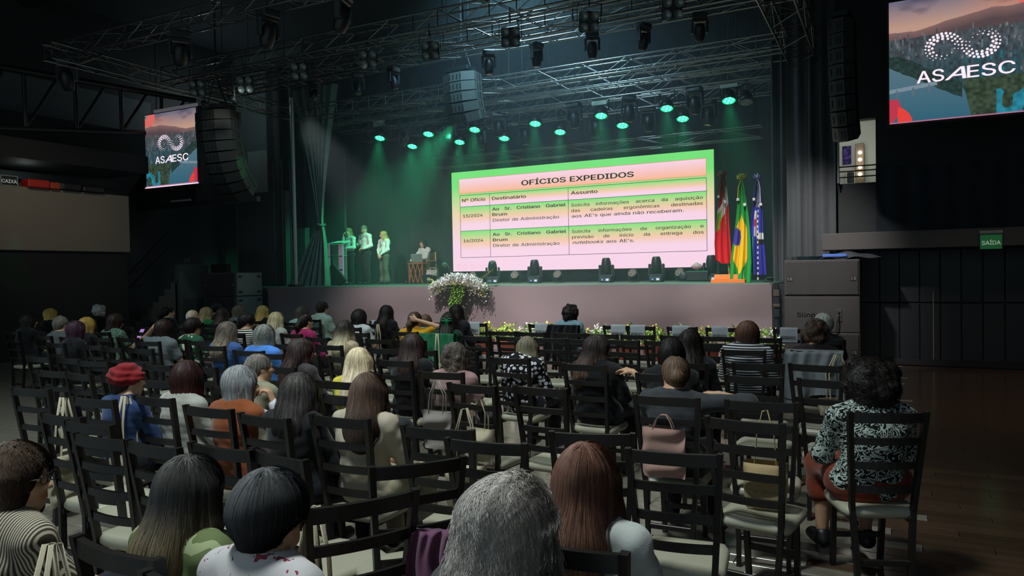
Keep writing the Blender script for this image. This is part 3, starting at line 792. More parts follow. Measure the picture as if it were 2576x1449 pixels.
for z in (3.18, 3.36, 3.28):
    MB().tube([(DX0, 13.9, z), (DX1+.05, 13.9, z)], .012, 6).obj('rail', M_black, rl)
for x in (DX0, DX1+.03): MB().tube([(x, 13.9, 3.0), (x, 13.9, 3.4)], .014, 6).obj('post', M_black, rl)

# exit sign on the ledge
p = aty(2493, 603, 13.2)
ex = thing('exit_sign', 'green SAÍDA exit sign hanging on the grey ledge', 'sign', (p.x, 13.2, p.z), 0)
one('housing', mat('exit_housing', '#8d8f8a', .5), ex, (0, 0.0, .115), (.30, .08, .05), .006)
one('panel', mat('exit_green', '#2f8a4a', .4, emit='#2f8a4a', estr=.12), ex, (0, 0, -.03), (.28, .03, .22), .004)
solid_text('SAÍDA', mat('exit_white', '#c8d8c8', .5, emit='#c8d8c8', estr=.18), 'lettering', ex, T(0, -.017, -.075) @ RX(PI/2), .085, .24, bold=.02)

# ------------------------------------------------------------------ left side: balcony bar, stairs, wall
XL = -16.0
one('wall_left', M_blackwall, None, (XL-2.2, 7.6, 4.2), (.2, 19.2, 8.6), kind='structure', label='dark side wall beyond the balcony')
one('wall_under_balcony', M_black, None, (XL-.1, 7.6, 1.12), (.2, 7.4, 2.24), kind='structure', label='black wall under the balcony')
bf = one('wall_balcony_front', M_balc, None, (XL, 7.62, 2.94), (.12, 7.45, 1.32), 0.01, kind='structure', label='beige balcony front of the bar on the left side')
one('floor_balcony', M_black, None, (XL-1.1, 7.6, 2.24), (2.1, 7.4, .12), kind='structure', label='dark floor slab of the balcony')
hb = MB()
hb.box((-17.6, 9.4, 4.05), (.1, 5.6, .17)); hb.box((-17.6, 9.4, 3.72), (.1, 5.6, .3))
hb.obj('wall_bar_back', M_greywall, None, kind='structure', label='grey painted strips of the bar back wall')
one('trim_3', M_black, None, (-16.9, 8.9, 4.42), (1.6, 6.2, .42), kind='structure', label='black fascia over the balcony bar')
one('wall_gable_left', mat('dusky_board', '#262b2d', .85), None, (-17.4, 9.4, 5.0), (.1, 7.6, .9), kind='structure', label='dusky boarded wall above the balcony bar')
# lit roof gap with braces over the balcony
one('wall_roof_gap', mat('pale_corrugated', '#4f585c', .7), None, (-18.0, 9.0, 5.9), (.1, 9.0, 1.1), kind='structure', label='pale corrugated roof end seen between braces')
rb = thing('roof_truss', 'dark lattice roof girder over the balcony', 'girder')
MB().tube([(-16.2, 6.0, 4.45), (-16.2, 13.5, 5.4)], .07, 6).obj('lower_chord', M_steel, rb)
MB().tube([(-16.2, 6.0, 5.9), (-16.2, 13.5, 6.3)], .07, 6).obj('upper_chord', M_steel, rb)
for i in range(6):
    y = 7.0+i*1.1; z0 = 4.45+(y-6)*.127
    MB().tube([(-16.2, y, z0), (-16.2, y, 5.95+(y-6)*.053)], .05, 6).obj('brace', M_steel, rb)
    MB().tube([(-16.2, y, z0), (-16.2, y+.75, 5.95+(y+.75-6)*.053)], .035, 6).obj('brace', M_steel, rb)
light('wing_lamp', 'POINT', (-16.9, 14.9, 6.6), 30, (.75, .95, 1), size=.15)  # added fill that lightens the grey recess left of the stage, without a fixture
light('bar_lamp', 'POINT', (-16.95, 9.6, 3.9), 2.5, (.9, 1, .97), size=.1)  # added weak fill to bring out the crates and back wall strips, without a fixture
# crates and sign on the balcony ledge
p = atx(20, 455, XL+.02)
cs = thing('cashier_sign', 'dark framed sign reading CAIXA over the balcony ledge', 'sign', (XL+.05, p.y, p.z), R(90))
one('board', mat('sign_dark', '#1c2022', .6), cs, (0, 0, 0), (.34, .03, .22), .004)
fr = MB()
for z in (-.1, .1): fr.box((0, -.018, z), (.33, .008, .01))
for x in (-.16, .16): fr.box((x, -.018, 0), (.01, .008, .21))
fr.obj('frame', mat('sign_line', '#9aa2a0', .6, emit='#9aa2a0', estr=.06), cs)
solid_text('CAIXA', mat('sign_letters', '#d6dad6', .6, emit='#d6dad6', estr=.12), 'lettering', cs, T(0, -.02, -.045) @ RX(PI/2), .1, .29, bold=.03)
p0 = atx(62, 470, XL); p1 = atx(155, 478, XL)
one('crate', mat('red_plastic', '#b3261e', .45), None, (XL+.0, p0.y+.22, 3.68), (.3, .44, .17), .02, label='long red plastic crate on the balcony ledge', cat='crate')
one('crate', mat('orange_plastic', '#a8401f', .45), None, (XL+.0, p0.y+.56, 3.67), (.3, .2, .15), .02, label='small orange-red crate next to the red one on the balcony', cat='crate')
one('crate', mat('black_plastic', '#101214', .5), None, (XL+.0, p0.y+.92, 3.68), (.3, .42, .17), .03, label='black equipment case on the balcony ledge, nearer the red crates', cat='case')
one('crate', mat('black_plastic', '#101214', .5), None, (XL+.0, p0.y+1.42, 3.665), (.3, .5, .14), .03, label='flat black case on the balcony ledge, farther from the red crates', cat='case')

# wall and recess between balcony and stage
one('wall_recess', M_greywall, None, (-18.5, 16.6, 4.6), (6.4, .2, 8.0), kind='structure', label='grey wall at the back left beside the stage')
one('wall_niche', mat('dark_gallery', '#1d2225', .85), None, (-17.6, 13.4, 4.0), (3.2, .2, 1.0), kind='structure', label='dark gallery front left of the stage')
one('trim_4', M_steel, None, (-16.0, 13.2, 3.55), (4.6, .12, .12), kind='structure', label='dark rail beam under the gallery')
one('trim_5', mat('pale_panel', '#59625f', .8), None, (-16.6, 16.2, 4.3), (1.1, .12, 2.2), kind='structure', label='large pale panel on the wall left of the stage')
one('trim_6', mat('pale_panel2', '#4a5351', .8), None, (-15.2, 16.3, 4.9), (1.0, .12, 1.6), kind='structure', label='darker hanging panel beside the pale one')
one('wall_box_left', mat('dark_box_wall', '#23282a', .8), None, (-15.6, 15.2, 2.0), (1.8, .2, 4.0), kind='structure', label='dark wall beside the stage steps')
# stairs
st = thing('staircase', 'grey concrete steps climbing to the gallery left of the stage', 'stairs', (-18.3, 13.3, 0))
msr = mat('stair_grey', '#5b605f', .85)
for i in range(9):
    one('step', msr, st, (i*.24, 0, (i+1)*.17/2+.0), (.24, .9, (i+1)*.17), .004)
one('side_wall', mat('stair_wall', '#454b4b', .85), st, (2.05, .0, 1.0), (.16, .9, 2.0))
for k in (.52, .9): MB().tube([(-.4, -.48, .5+k), (1.9, -.48, 2.0+k)], .025, 6).obj('handrail', M_black, st)
p = aty(507, 700, 13.6)
one('column', mat('pale_column', '#8f9694', .7), None, (p.x, 13.6, 1.0), (.14, .14, 2.0), .01, kind='structure', label='slim pale column beside the steps')
one('column', mat('black_column', '#131618', .7), None, (p.x+.5, 13.8, 1.0), (.6, .14, 2.0), .01, kind='structure', label='black doorway reveal beside the pale column')
sg = thing('exit_sign', 'small dim exit sign above the steps on the left', 'sign', aty(470, 655, 13.4))
one('plate', mat('dim_sign', '#56635e', .6), sg, (0, 0, 0), (.2, .03, .12), .004); one('lamp_box', mat('dim_sign2', '#3a4341', .6), sg, (0, .02, .08), (.22, .06, .05), .004)
tl = thing('tube_light', 'unlit white fluorescent tube fitting under the gallery', 'lamp', aty(455, 505, 13.2))
one('body', mat('tube_white', '#a9b0ae', .5), tl, (0, 0, 0), (.75, .05, .05), .01); one('bracket', M_greywall, tl, (0, .05, .05), (.7, .05, .03))
# ================================================================== stage
X0S, X1S, YS = -16.2, -1.87, 13.9
one('floor_stage', mat('stage_deck', '#48504c', 0.55, var=.15, scale=2), None, ((X0S+X1S)/2, (YS+18.9)/2, STG-.06), (X1S-X0S, 18.9-YS, .12), .01, kind='structure', label='raised stage deck in front of the screen')
one('stage_edge', mat('stage_edge_trim', '#6d7a70', 0.5), None, ((X0S+X1S)/2+.6, YS+.0, STG-.02), (X1S-X0S-1.3, .03, .05), .006, kind='structure', label='pale trim along the stage edge')
# skirt: stretched taupe cloth with long diagonal sags
def skirt(u, v):
    x = -14.1 + u*12.22; z = STG-.03 - v*(STG-.03)
    d = .04*math.sin(u*19+v*4.2)+.022*math.sin(u*44-v*5)+.08*math.sin(u*11.5+v*4.0+1.0)
    d *= (0.25+0.75*min(1, v*2.2))
    return (x, YS-.05-.05+d*.55, z)
MB().grid(skirt, 150, 26).obj('stage_skirt', mat('taupe_skirt_cloth', '#7c6f70', .9, var=.06, scale=1.5, spec=.15), None, label='taupe cloth skirt stretched along the stage front', cat='stage skirt')
one('wall_stage_side', M_black, None, (X1S-.02, 16.2, .66), (.05, 4.6, 1.3), kind='structure', label='black side of the stage')
sp = thing('stage_support', 'dark steel support post with clamp at the right stage corner', 'post', (X1S+.08, YS-.12, 0))
MB().tube([(0, 0, 0), (0, 0, 1.36)], .045, 10).obj('tube', M_steel, sp)
one('clamp', mat('clamp_brown', '#4c3f38', .6, metal=.3), sp, (0, -.03, 1.2), (.11, .13, .12), .01); one('clamp', mat('clamp_brown'), sp, (0, -.03, .98), (.12, .13, .06), .01)
for z in (1.06, .84): one('plate', M_steel, sp, (0, -.03, z), (.1, .1, .14), .01)
one('stage_drape', M_black, None, (X1S+.13, YS+.02, .68), (.32, .05, 1.34), .01, label='black drape closing the gap beside the stage corner', cat='drape')

def curtain(name, x0, x1, y, z0, z1, label, n=9, amp=.09, m=None, wob=0.0):
    nu = max(20, int(abs(x1-x0)*14))
    ph = random.uniform(0, 6)
    def f(u, v):
        x = x0+(x1-x0)*u
        a = amp*(.8+.2*math.sin(u*7+ph))
        return (x+wob*math.sin(v*3), y+a*math.sin(u*n*2*PI+ph+.4*math.sin(v*3+u*9))+.3*a*math.sin(u*n*4.7*PI+1.3), z1+(z0-z1)*v)
    return MB().grid(f, nu, 10).obj(name, m or M_cur, None, label=label, cat='curtain')
curtain('backdrop_curtain', -15.6, -11.3, 18.3, STG+.01, 7.6, 'tall dark backdrop curtain behind the lectern group', 8, .1)
curtain('backdrop_curtain', -11.3, -3.2, 18.5, STG+.01, 7.6, 'wide dark backdrop curtain behind the big screen', 14, .08)
curtain('backdrop_curtain', -3.2, -1.2, 18.2, STG+.01, 7.6, 'narrow dark backdrop curtain behind the flags', 4, .08)
curtain('wing_curtain', -2.05, -1.62, 15.2, STG+.01, 7.8, 'black wing curtain at the right stage edge, left of two', 3, .13, mat('wing_cloth', '#4a4e50', .95, spec=.15))
curtain('wing_curtain', -1.62, -.82, 13.95, 1.84, 7.8, 'black wing curtain at the right stage edge, right of two', 4, .07, mat('wing_cloth'))
curtain('wall_drape', -.2, 2.2, 13.85, 2.2, 3.3, 'long dark drape over the ledge on the right wall', 7, .03, mat('wall_drape_cloth', '#2b3136', .95, spec=.1))
# tied side curtain on the left: gathered at a knot and flaring to the floor
def tied(u, v):
    zk, zt = 2.98, 6.6; xk, yk = -13.35, 15.0
    a = (u-.5)*2
    if v < .5:
        t = v/.5; z = zt+(zk-zt)*t; wdt = .07+.75*(1-t)**1.3; xc = xk-.15*(1-t)
    else:
        t = (v-.5)/.5; z = zk+(STG+.01-zk)*t; wdt = .07+.66*t**.8; xc = xk-.3*t
    amp = .05+.12*min(1, wdt)
    return (xc+a*wdt, yk+amp*math.sin(u*38)*.6+amp*.35*math.sin(u*71+1)-(.18*t if v > .5 else 0), z)
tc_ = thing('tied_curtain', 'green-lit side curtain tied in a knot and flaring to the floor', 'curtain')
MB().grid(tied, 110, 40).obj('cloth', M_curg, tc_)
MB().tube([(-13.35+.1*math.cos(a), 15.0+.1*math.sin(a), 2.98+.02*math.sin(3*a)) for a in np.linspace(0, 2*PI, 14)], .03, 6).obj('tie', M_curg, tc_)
curtain('border_curtain', -16.0, -13.9, 15.8, 3.0, 7.6, 'dark masking curtain behind the tied curtain', 4, .09)
# steel tower pole at stage left
tp = thing('tower_pole', 'slim pale steel pole standing at the left stage corner', 'pole', (-13.55, 14.25, 0))
MB().tube([(0, 0, STG), (0, 0, 6.2)], .05, 8).obj('tube', mat('pole_steel', '#8c9492', .45, metal=.5), tp)
one('base', M_steel, tp, (0, 0, STG+.03), (.3, .3, .06), .01)
ho = thing('cable_tower', 'dark cable and steel lattice stand at the far left of the stage', 'lattice tower', (-14.6, 14.9, STG))
for dx in (-.15, .15):
    for dy in (-.15, .15): MB().tube([(dx, dy, 0), (dx, dy, 3.4)], .022, 6).obj('chord', M_steel, ho)
zz = MB()
for k in range(9):
    zz.tube([(-.15, -.15, k*.36+.1), (.15, -.15, k*.36+.4)], .012, 5)
zz.obj('lattice', M_steel, ho, kind='stuff')
one('wall_stage_left', mat('stage_left_panel', '#343b3b', .8), None, (-14.75, 16.9, 3.4), (1.3, .08, 4.0), kind='structure', label='grey panels on the wall of the stage wing')
fe = thing('fire_extinguisher', 'red fire extinguisher hanging behind the tied curtain', 'fire extinguisher', aty(812, 578, 15.9))
MB().lathe([(0, -.25), (.07, -.25), (.07, .12), (.03, .2), (.03, .25), (0, .25)], 12).obj('body', mat('extinguisher_red', '#b2231d', .4), fe)
one('label_plate', mat('ext_label', '#c9cbc4', .6), fe, (0, -.072, -.02), (.08, .006, .14)); MB().tube([(0, 0, .25), (.1, -.02, .22), (.12, -.02, 0)], .012, 6).obj('hose', M_black, fe)
ms = thing('wall_speaker', 'pale stage control box on the dark back wall', 'box', aty(862, 459, 17.9))
one('box', mat('ctrl_box', '#6e7b77', .6), ms, (0, 0, 0), (.22, .08, .34), .03)
for dz in (-.07, .07): MB().lathe([(0, 0), (.03, 0), (.03, .02), (0, .02)], 10, M=T(0, -.05, dz) @ RX(PI/2)).obj('knob', M_black, ms)

# ------------------------------------------------------------------ LED wall with the slide
SX0, SX1, SZ0, SZ1, SY = -11.01, -3.70, 1.70, 4.49, 17.8
ls = thing('led_screen', 'large lit LED wall showing a slide of official letters', 'screen', (0, 0, 0))
for q_ in range(5): one('support_leg', M_black, ls, (SX0+.5+q_*1.58, SY+.14, (STG+SZ0)/2), (.08, .08, SZ0-STG), .005)
one('cabinet', M_black, ls, ((SX0+SX1)/2, SY+.12, (SZ0+SZ1)/2), (SX1-SX0+.06, .16, SZ1-SZ0+.06), .01)
GREEN = np.array(lin('#76e879')[:3]); PINK = np.array(lin('#ffd9f0')[:3]); PEACH = np.array(lin('#ffc1a4')[:3]); PALE = np.array(lin('#f3d9b0')[:3])
def lerp(a, b, t): return a+(b-a)*np.clip(t, 0, 1)[..., None]
def ramp3(t):   # green -> peach -> pink from top to bottom
    return np.where((t < .45)[..., None], lerp(GREEN, PALE*.55+PEACH*.45, t/.45), lerp(PALE*.45+PEACH*.55, PINK, (t-.45)/.3))
TBL = dict(x0=-10.74, x1=-3.88, c1=-9.79, c2=-7.45, zt=3.83, zh=3.51, z1=2.83, z2=2.085)
_e = .0015
xs = np.array(sorted([SX0, SX1]+[q+d for q in (-10.76, -3.88, TBL['x0'], TBL['x1']-.004) for d in (-_e, _e)]))
zs = np.array(sorted(set(list(np.linspace(SZ0, SZ1, 80))+[q+d for q in (4.29, 3.88, TBL['zt'], TBL['zh'], TBL['z1'], TBL['z2']) for d in (-_e, _e)]), reverse=True))
XX, ZZ = np.meshgrid(xs, zs)
tb = (SZ1-ZZ)/(SZ1-SZ0)
colr = np.where((tb < .16)[..., None], np.broadcast_to(GREEN, XX.shape+(3,)), np.where((tb < .42)[..., None], lerp(GREEN, PALE, (tb-.16)/.26), lerp(PALE, PINK, (tb-.42)/.3)))
ttl = (XX > -10.76) & (XX < -3.88) & (ZZ < 4.29) & (ZZ > 3.88)
colr = np.where(ttl[..., None], lerp(PINK, PEACH*np.array([1, .92, .8]), (4.29-ZZ)/.41), colr)
for (za, zb) in ((TBL['zt'], TBL['zh']), (TBL['zh'], TBL['z1']), (TBL['z1'], TBL['z2'])):
    mk = (XX > TBL['x0']) & (XX < TBL['x1']) & (ZZ < za) & (ZZ > zb)
    colr = np.where(mk[..., None], ramp3((za-ZZ)/(za-zb)), colr)
def pic_mesh(name, XX, ZZ, colr, y):
    nvv, nuu = XX.shape
    me = bpy.data.meshes.new(name)
    vv = np.stack([XX, np.full_like(XX, y), ZZ], -1).reshape(-1, 3)
    idx = np.arange(nvv*nuu).reshape(nvv, nuu)
    ff = np.stack([idx[:-1, :-1], idx[1:, :-1], idx[1:, 1:], idx[:-1, 1:]], -1).reshape(-1, 4)
    me.from_pydata(vv.tolist(), [], ff.tolist()); me.update()
    ca = me.color_attributes.new('Col', 'FLOAT_COLOR', 'POINT')
    ca.data.foreach_set('color', np.concatenate([colr.reshape(-1, 3), np.ones((nvv*nuu, 1))], 1).astype(np.float32).ravel())
    return me
link('picture', pic_mesh('picture', XX, ZZ, colr, SY), attrmat('led_picture', emission=1.0, sample=True), ls)
ink = mat('slide_ink', '#33303a', .9, var=0, spec=0); ink2 = mat('slide_ink_soft', '#4c434c', .9, var=0, spec=0)
lines = MB()
YL = SY-.006
for z in (TBL['zt'], TBL['zh'], TBL['z1'], TBL['z2']): lines.box(((TBL['x0']+TBL['x1'])/2, YL, z), (TBL['x1']-TBL['x0'], .002, .011))
for x in (TBL['x0'], TBL['c1'], TBL['c2'], TBL['x1']): lines.box((x, YL, (TBL['zt']+TBL['z2'])/2), (.011, .002, TBL['zt']-TBL['z2']))
lines.obj('table_lines', ink, ls, kind='stuff')
ob = mat('slide_orange', '#e8936a', .9, var=0, emit='#e8936a', estr=.8); lb = MB()
for z in (4.29, 3.88): lb.box((-7.32, YL, z), (6.88, .002, .012))
for x in (-10.76, -3.88): lb.box((x, YL, 4.085), (.012, .002, .41))
lb.obj('title_frame', ob, ls, kind='stuff')
def sl(s, x, z, w, h, bold=.0, just=False, m=None, shear=0.0):
    """one line of the slide, word by word; `just` caps the glyph stretch of justified lines"""
    ws = s.split(' '); wd = [float(np.ptp(text_mesh(q, 0, shear)[0][:, 0])) for q in ws]; H = h/.727
    sx = w/(H*(sum(wd)+.30*(len(ws)-1)))
    if just: sx = min(just, sx)
    gap = (w-sum(wd)*H*sx)/max(1, len(ws)-1)
    for q, d in zip(ws, wd):
        mb = MB(); text_into(mb, q, T(x, YL, z) @ RX(PI/2), d*H*sx, h, bold, shear); mb.obj('slide_word', m or ink, ls)
        x += d*H*sx+gap
sl('OFÍCIOS EXPEDIDOS', -8.80, 3.985, 3.12, .185, .028)
sl('Nº Ofício', -10.67, 3.645, .74, .125, .022); sl('Destinatário', -9.71, 3.645, 1.03, .12, .022); sl('Assunto', -7.37, 3.645, .73, .12, .022)
for z, n in ((3.355, '15/2024'), (2.66, '16/2024')):
    sl('Ao Sr. Cristiano Gabriel', -9.71, z, 2.18, .118, .026, just=1.5); sl('Brum', -9.71, z-.15, .45, .115, .022)
    sl('Diretor de Administração', -9.70, z-.305, 1.98, .115, .008, m=ink2); sl(n, -10.65, z-.145, .63, .115, .02)
z = 3.33
sl('Solicita informações acerca da aquisição', -7.37, z, 3.4, .112, .010, just=1.42, m=ink2)
sl('das cadeiras ergonômicas destinadas', -7.37, z-.14, 3.4, .112, .010, just=1.42, m=ink2)
sl("aos AE's que ainda não receberam.", -7.36, z-.285, 2.93, .112, .010, m=ink2)
z = 2.645
sl('Solicita informações da organização e', -7.36, z, 3.4, .112, .010, just=1.42, m=ink2)
sl('previsão de início da entrega dos', -7.36, z-.145, 3.4, .112, .010, just=1.42, m=ink2)
sl('notebooks', -7.35, z-.285, .85, .112, .010, m=ink2, shear=.3); sl("aos AE's.", -6.42, z-.285, .74, .112, .010, m=ink2)
rng = random.Random(5)
for i in range(6):     # faint presenter controls
    MB().tube([(-10.82+i*.22+.06*math.cos(a), YL, 1.84+.06*math.sin(a)) for a in np.linspace(0, 2*PI, 13)], .004, 4).obj('control_ring', mat('faint_ring', '#e8b8d4', .9, emit='#e8b8d4', estr=.7), ls)

# ------------------------------------------------------------------ side LED screens with the city picture
def city(n=250, m=235):
    u = np.linspace(0, 1, n); v = np.linspace(0, 1, m)     # v from top to bottom
    U, V = np.meshgrid(u, v)
    rg = np.random.default_rng(4)
    def noise(fx, fy, seed):
        r = np.random.default_rng(seed); a = r.random((int(fy)+3, int(fx)+3))
        x = U*fx; y = V*fy; xi = x.astype(int); yi = y.astype(int); xf = x-xi; yf = y-yi
        xf = xf*xf*(3-2*xf); yf = yf*yf*(3-2*yf)
        return (a[yi, xi]*(1-xf)+a[yi, xi+1]*xf)*(1-yf)+(a[yi+1, xi]*(1-xf)+a[yi+1, xi+1]*xf)*yf
    L3 = lambda h: np.array(lin(h)[:3])
    sky = lerp(L3('#6d6f86'), L3('#c9a08f'), V/.22)
    cl = noise(4, 14, 1)*.6+noise(9, 30, 2)*.4
    sky = lerp(sky, L3('#5b5468'), ((cl-.5)*4)*(V < .14)); sky = lerp(sky, L3('#d98a6a'), ((U-.45)*1.3)*(V > .05))
    c = sky
    mt = .22+.035*np.sin(U*5+1)+.02*noise(10, 1, 3)-.04*U
    c = np.where((V > mt)[..., None], lerp(L3('#8a6a68'), L3('#5a4a4e'), (V-mt)/.09), c)
    hz = .30+.02*noise(7, 1, 5)
    base = lerp(L3('#4b5158'), L3('#2c4a52'), (V-hz)/.4)
    bl = noise(60, 34, 6); base = base*(.55+.9*bl)[..., None]
    c = np.where((V > hz)[..., None], base, c)
    for k in range(150):      # blocks of flats
        bx = rg.random(); by = .3+.42*rg.random()**1.3; s = .4+1.2*(by-.25)
        bw = .022*s*(.6+rg.random()); bh = .075*s*(.4+rg.random())
        if by > .55 and bx < .5: continue
        mk = (np.abs(U-bx) < bw/2) & (V < by) & (V > by-bh)
        t = rg.random(); colb = L3('#8a9096')*(.25+.75*t) if by < .55 else L3(['#2f7f92', '#3a93a8', '#6f7f86'][k % 3])*(.4+.7*t)
        win = .75+.25*np.sign(np.sin(V*420))*np.sign(np.sin(U*500))
        c = np.where(mk[..., None], colb*np.where(U < bx-bw*.1, .75, 1.0)[..., None]*win[..., None], c)
    # river and far bank
    riv = (V > .52+.55*U-.25*np.exp(-U*5)) & (U < .62) & (V > .5)
    riv |= (V > .72) & (U < .55-.25*np.maximum(0, .86-V)*2)
    c = np.where(riv[..., None], lerp(L3('#5e7c8a'), L3('#33687c'), (V-.5)*2), c)
    bank = (np.abs(V-(.47+.62*U)) < .055+.02*noise(20, 20, 8)) & (U < .5) & (V > .45)
    c = np.where(bank[..., None], L3('#2b3f3c')*(.6+.8*noise(50, 50, 9))[..., None], c)
    br = (np.abs(V-(.735-.10*U)) < .016) & (U < .33); c = np.where(br[..., None], L3('#7f95a0'), c)
    pier = ((np.abs((U*9) % 1-.5) < .06) & (V > .735-.1*U) & (V < .80-.1*U) & (U < .33)); c = np.where(pier[..., None], L3('#5f7480'), c)
    tr = (U > .5+.2*(V-.7)) & (V > .70) & (U < .95); c = np.where(tr[..., None], L3('#3a4a3a')*(.5+noise(45, 45, 10))[..., None], c)
    tealr = (U > .72) & (V > .8) & (noise(14, 12, 12) > .5); c = np.where(tealr[..., None], L3('#2b8aa0')*(.6+.6*noise(30, 30, 13))[..., None], c)
    red = ((U < .10*(1-V)*6+.02) & (V > .80)) & (U+(1-V)*.35 < .13); c = np.where(red[..., None], L3('#c93a50'), c)
    dsc = (U-.02)**2+(V-1.0)**2 < .14**2; c = np.where((dsc & (U > .06))[..., None], L3('#f4473f'), c)
    red2 = (U > .72+.9*V**.7*.6) & (V < .16) & (U > .8); c = np.where(red2[..., None], L3('#e8706a'), c)
    c = np.where(((U > .97) & (V < .05))[..., None], L3('#2c8a86'), c)
    return U, V, np.clip(c, 0, 1)
CU, CV, CC = city(); CITY_ME = None
def logo_dots():
    """two mirrored arcs of dots forming the association's ring emblem"""
    d = []
    for side in (-1, 1):
        for ring, rad in enumerate((.115, .15, .185)):
            n = (13, 17, 19)[ring]
            for k in range(n):
                a = R(-15+(330-40*ring)*k/(n-1)) if side < 0 else R(165+(330-40*ring)*k/(n-1))
                x = side*-.0+(-.185 if side < 0 else .185)+rad*math.cos(a if side < 0 else a)*1.0
                y = rad*math.sin(a)
                if side > 0: y = rad*math.sin(a)
                t = k/(n-1); s = .006+.012*math.sin(PI*min(1, t*1.05+.02))*(1-.15*abs(ring-1))
                d.append((x, y, s))
    return d
def side_screen(xc, zc, y, label, flip=False):
    W, H = 1.80, 1.74
    t = thing('side_screen', label, 'screen', (xc, y, zc))
    one('cabinet', M_black, t, (0, .1, 0), (W+.06, .14, H+.06), .01)
    global CITY_ME
    if CITY_ME is None: CITY_ME = pic_mesh('city_picture', (CU-.5)*W, (.5-CV)*H, CC, 0.0)
    link('picture', CITY_ME, attrmat('led_city', emission=.85), t, scale=(-1, 1, 1) if flip else None)
    wh = emat('logo_white', '#fbe9f6', 1.0)
    mb = MB()
    for x, yy, s in logo_dots():
        n = 8; b = [(x*1.2+s*1.2*math.cos(2*PI*k/n), -.004, yy*1.05+.13+s*1.2*math.sin(2*PI*k/n)) for k in range(n)]
        mb.add(b, [tuple(range(n))])
    mb.obj('logo_dots', wh, t, kind='stuff')
    for s_, x, w_, sh in (('AS', -.55, .33, 0), ('A', -.205, .25, .28), ('ESC', .06, .55, 0)):
        mb = MB(); text_into(mb, s_, T(x, -.005, -.33) @ RX(PI/2), w_, .235, .012, sh); mb.obj('logo_lettering', wh, t)
    one('status_strip', emat('pixel_strip', '#c07a9a', .8), t, (0, -.002, -H/2+.008), (W, .004, .016))
    for sx in (-.6, .6): MB().tube([(sx, .1, H/2), (sx, .1, H/2+2.2)], .012, 6).obj('hanging_wire', M_steel, t)
    return t
side_screen(.91, 4.56, 12.0, 'square LED screen with city picture and logo hanging top right')
ltop = side_screen(-15.28, 4.76, 12.0, 'smaller-looking LED screen with city picture on the far left', True)
one('top_bar', mat('screen_bar', '#8e8b90', .5, emit='#8e8b90', estr=.25), ltop, (.2, .0, .93), (1.5, .05, .07), .01)
one('lower_strip', emat('strip_pink', '#f2d6f2', 1.0), ltop, (0, -.01, -.89), (1.85, .03, .025))
# ================================================================== rigging
M_truss = mat('truss_alu', '#8a8e8c', .3, metal=.9, var=.15)
def truss(x0, y0, z0, x1, y1, z1, label, s=.3, bay=.5, flat=False):
    t = thing('truss', label, 'truss', (x0, y0, z0))
    a = Vector((0, 0, 0)); b = Vector((x1-x0, y1-y0, z1-z0)); L = b.length; d = b/L
    sd = Vector((0, 0, 1)).cross(d).normalized(); up = d.cross(sd)
    cs = [sd*(s/2)*i+up*(s/2)*j for i in (-1, 1) for j in (-1, 1)]
    for c in cs: MB().tube([a+c, b+c], .02, 6).obj('chord', M_truss, t)
    mb = MB(); n = int(L/bay)
    pr = [(0, 1), (2, 3), (0, 2), (1, 3)]
    for i in range(n):
        for (p, q) in pr:
            A = d*(L*i/n)+cs[p if i % 2 else q]; B = d*(L*(i+1)/n)+cs[q if i % 2 else p]
            mb.tube([A, B], .008, 5, caps=False)
            if p == 0: mb.tube([d*(L*i/n)+cs[0], d*(L*i/n)+cs[2]], .009, 5, caps=False); mb.tube([d*(L*i/n)+cs[1], d*(L*i/n)+cs[0]], .009, 5, caps=False)
    mb.obj('lattice', M_truss, t, kind='stuff')
    for f in (.12, .5, .88):
        P = b*f+up*(s/2); MB().tube([P, P+Vector((0, 0, 8.4-(z0+P.z)))], .008, 4).obj('hanging_chain', M_steel, t)
    return t
TRS = [(9.2, 6.25, 'lattice truss over the seating, nearest to the back of the hall', -15.2, 1.5),
       (10.95, 6.05, 'lattice truss carrying the four-lamp blinders', -14.0, 0.2),
       (11.75, 6.0, 'lattice truss directly behind the blinder truss', -14.0, -.6),
       (12.7, 6.15, 'lattice truss carrying a row of dark moving heads', -13.8, -1.0),
       (14.62, 5.85, 'lattice truss just behind the central speaker cluster', -13.8, -1.2),
       (15.3, 5.8, 'lattice truss between the speaker cluster and the green lamps', -13.8, -1.2),
       (16.0, 5.72, 'lattice truss carrying the front row of green lamps', -13.4, -1.6),
       (17.0, 5.62, 'lattice truss carrying the rear row of green lamps', -13.4, -1.8)]
for y, z, lb, xa, xb in TRS: truss(xa, y, z, xb, y, z, lb)
truss(-11.5, 17.75, 4.78, -2.6, 17.75, 4.78, 'thin lattice truss right above the big screen', .26, .9)
truss(-1.35, 7.0, 5.5, -1.35, 14.8, 5.5, 'side truss running to the stage on the right', .45, .6)
truss(-14.2, 8.5, 6.0, -14.2, 16.8, 6.0, 'side truss running to the stage on the left', .3, .5)
truss(-6.5, 4.5, 6.6, -6.5, 9.2, 6.6, 'short truss overhead pointing towards the stage', .3, .5)

M_fix = mat('fixture_black', '#1d2123', .45, var=.2); M_fix2 = mat('fixture_grey', '#34393b', .45, var=.2)
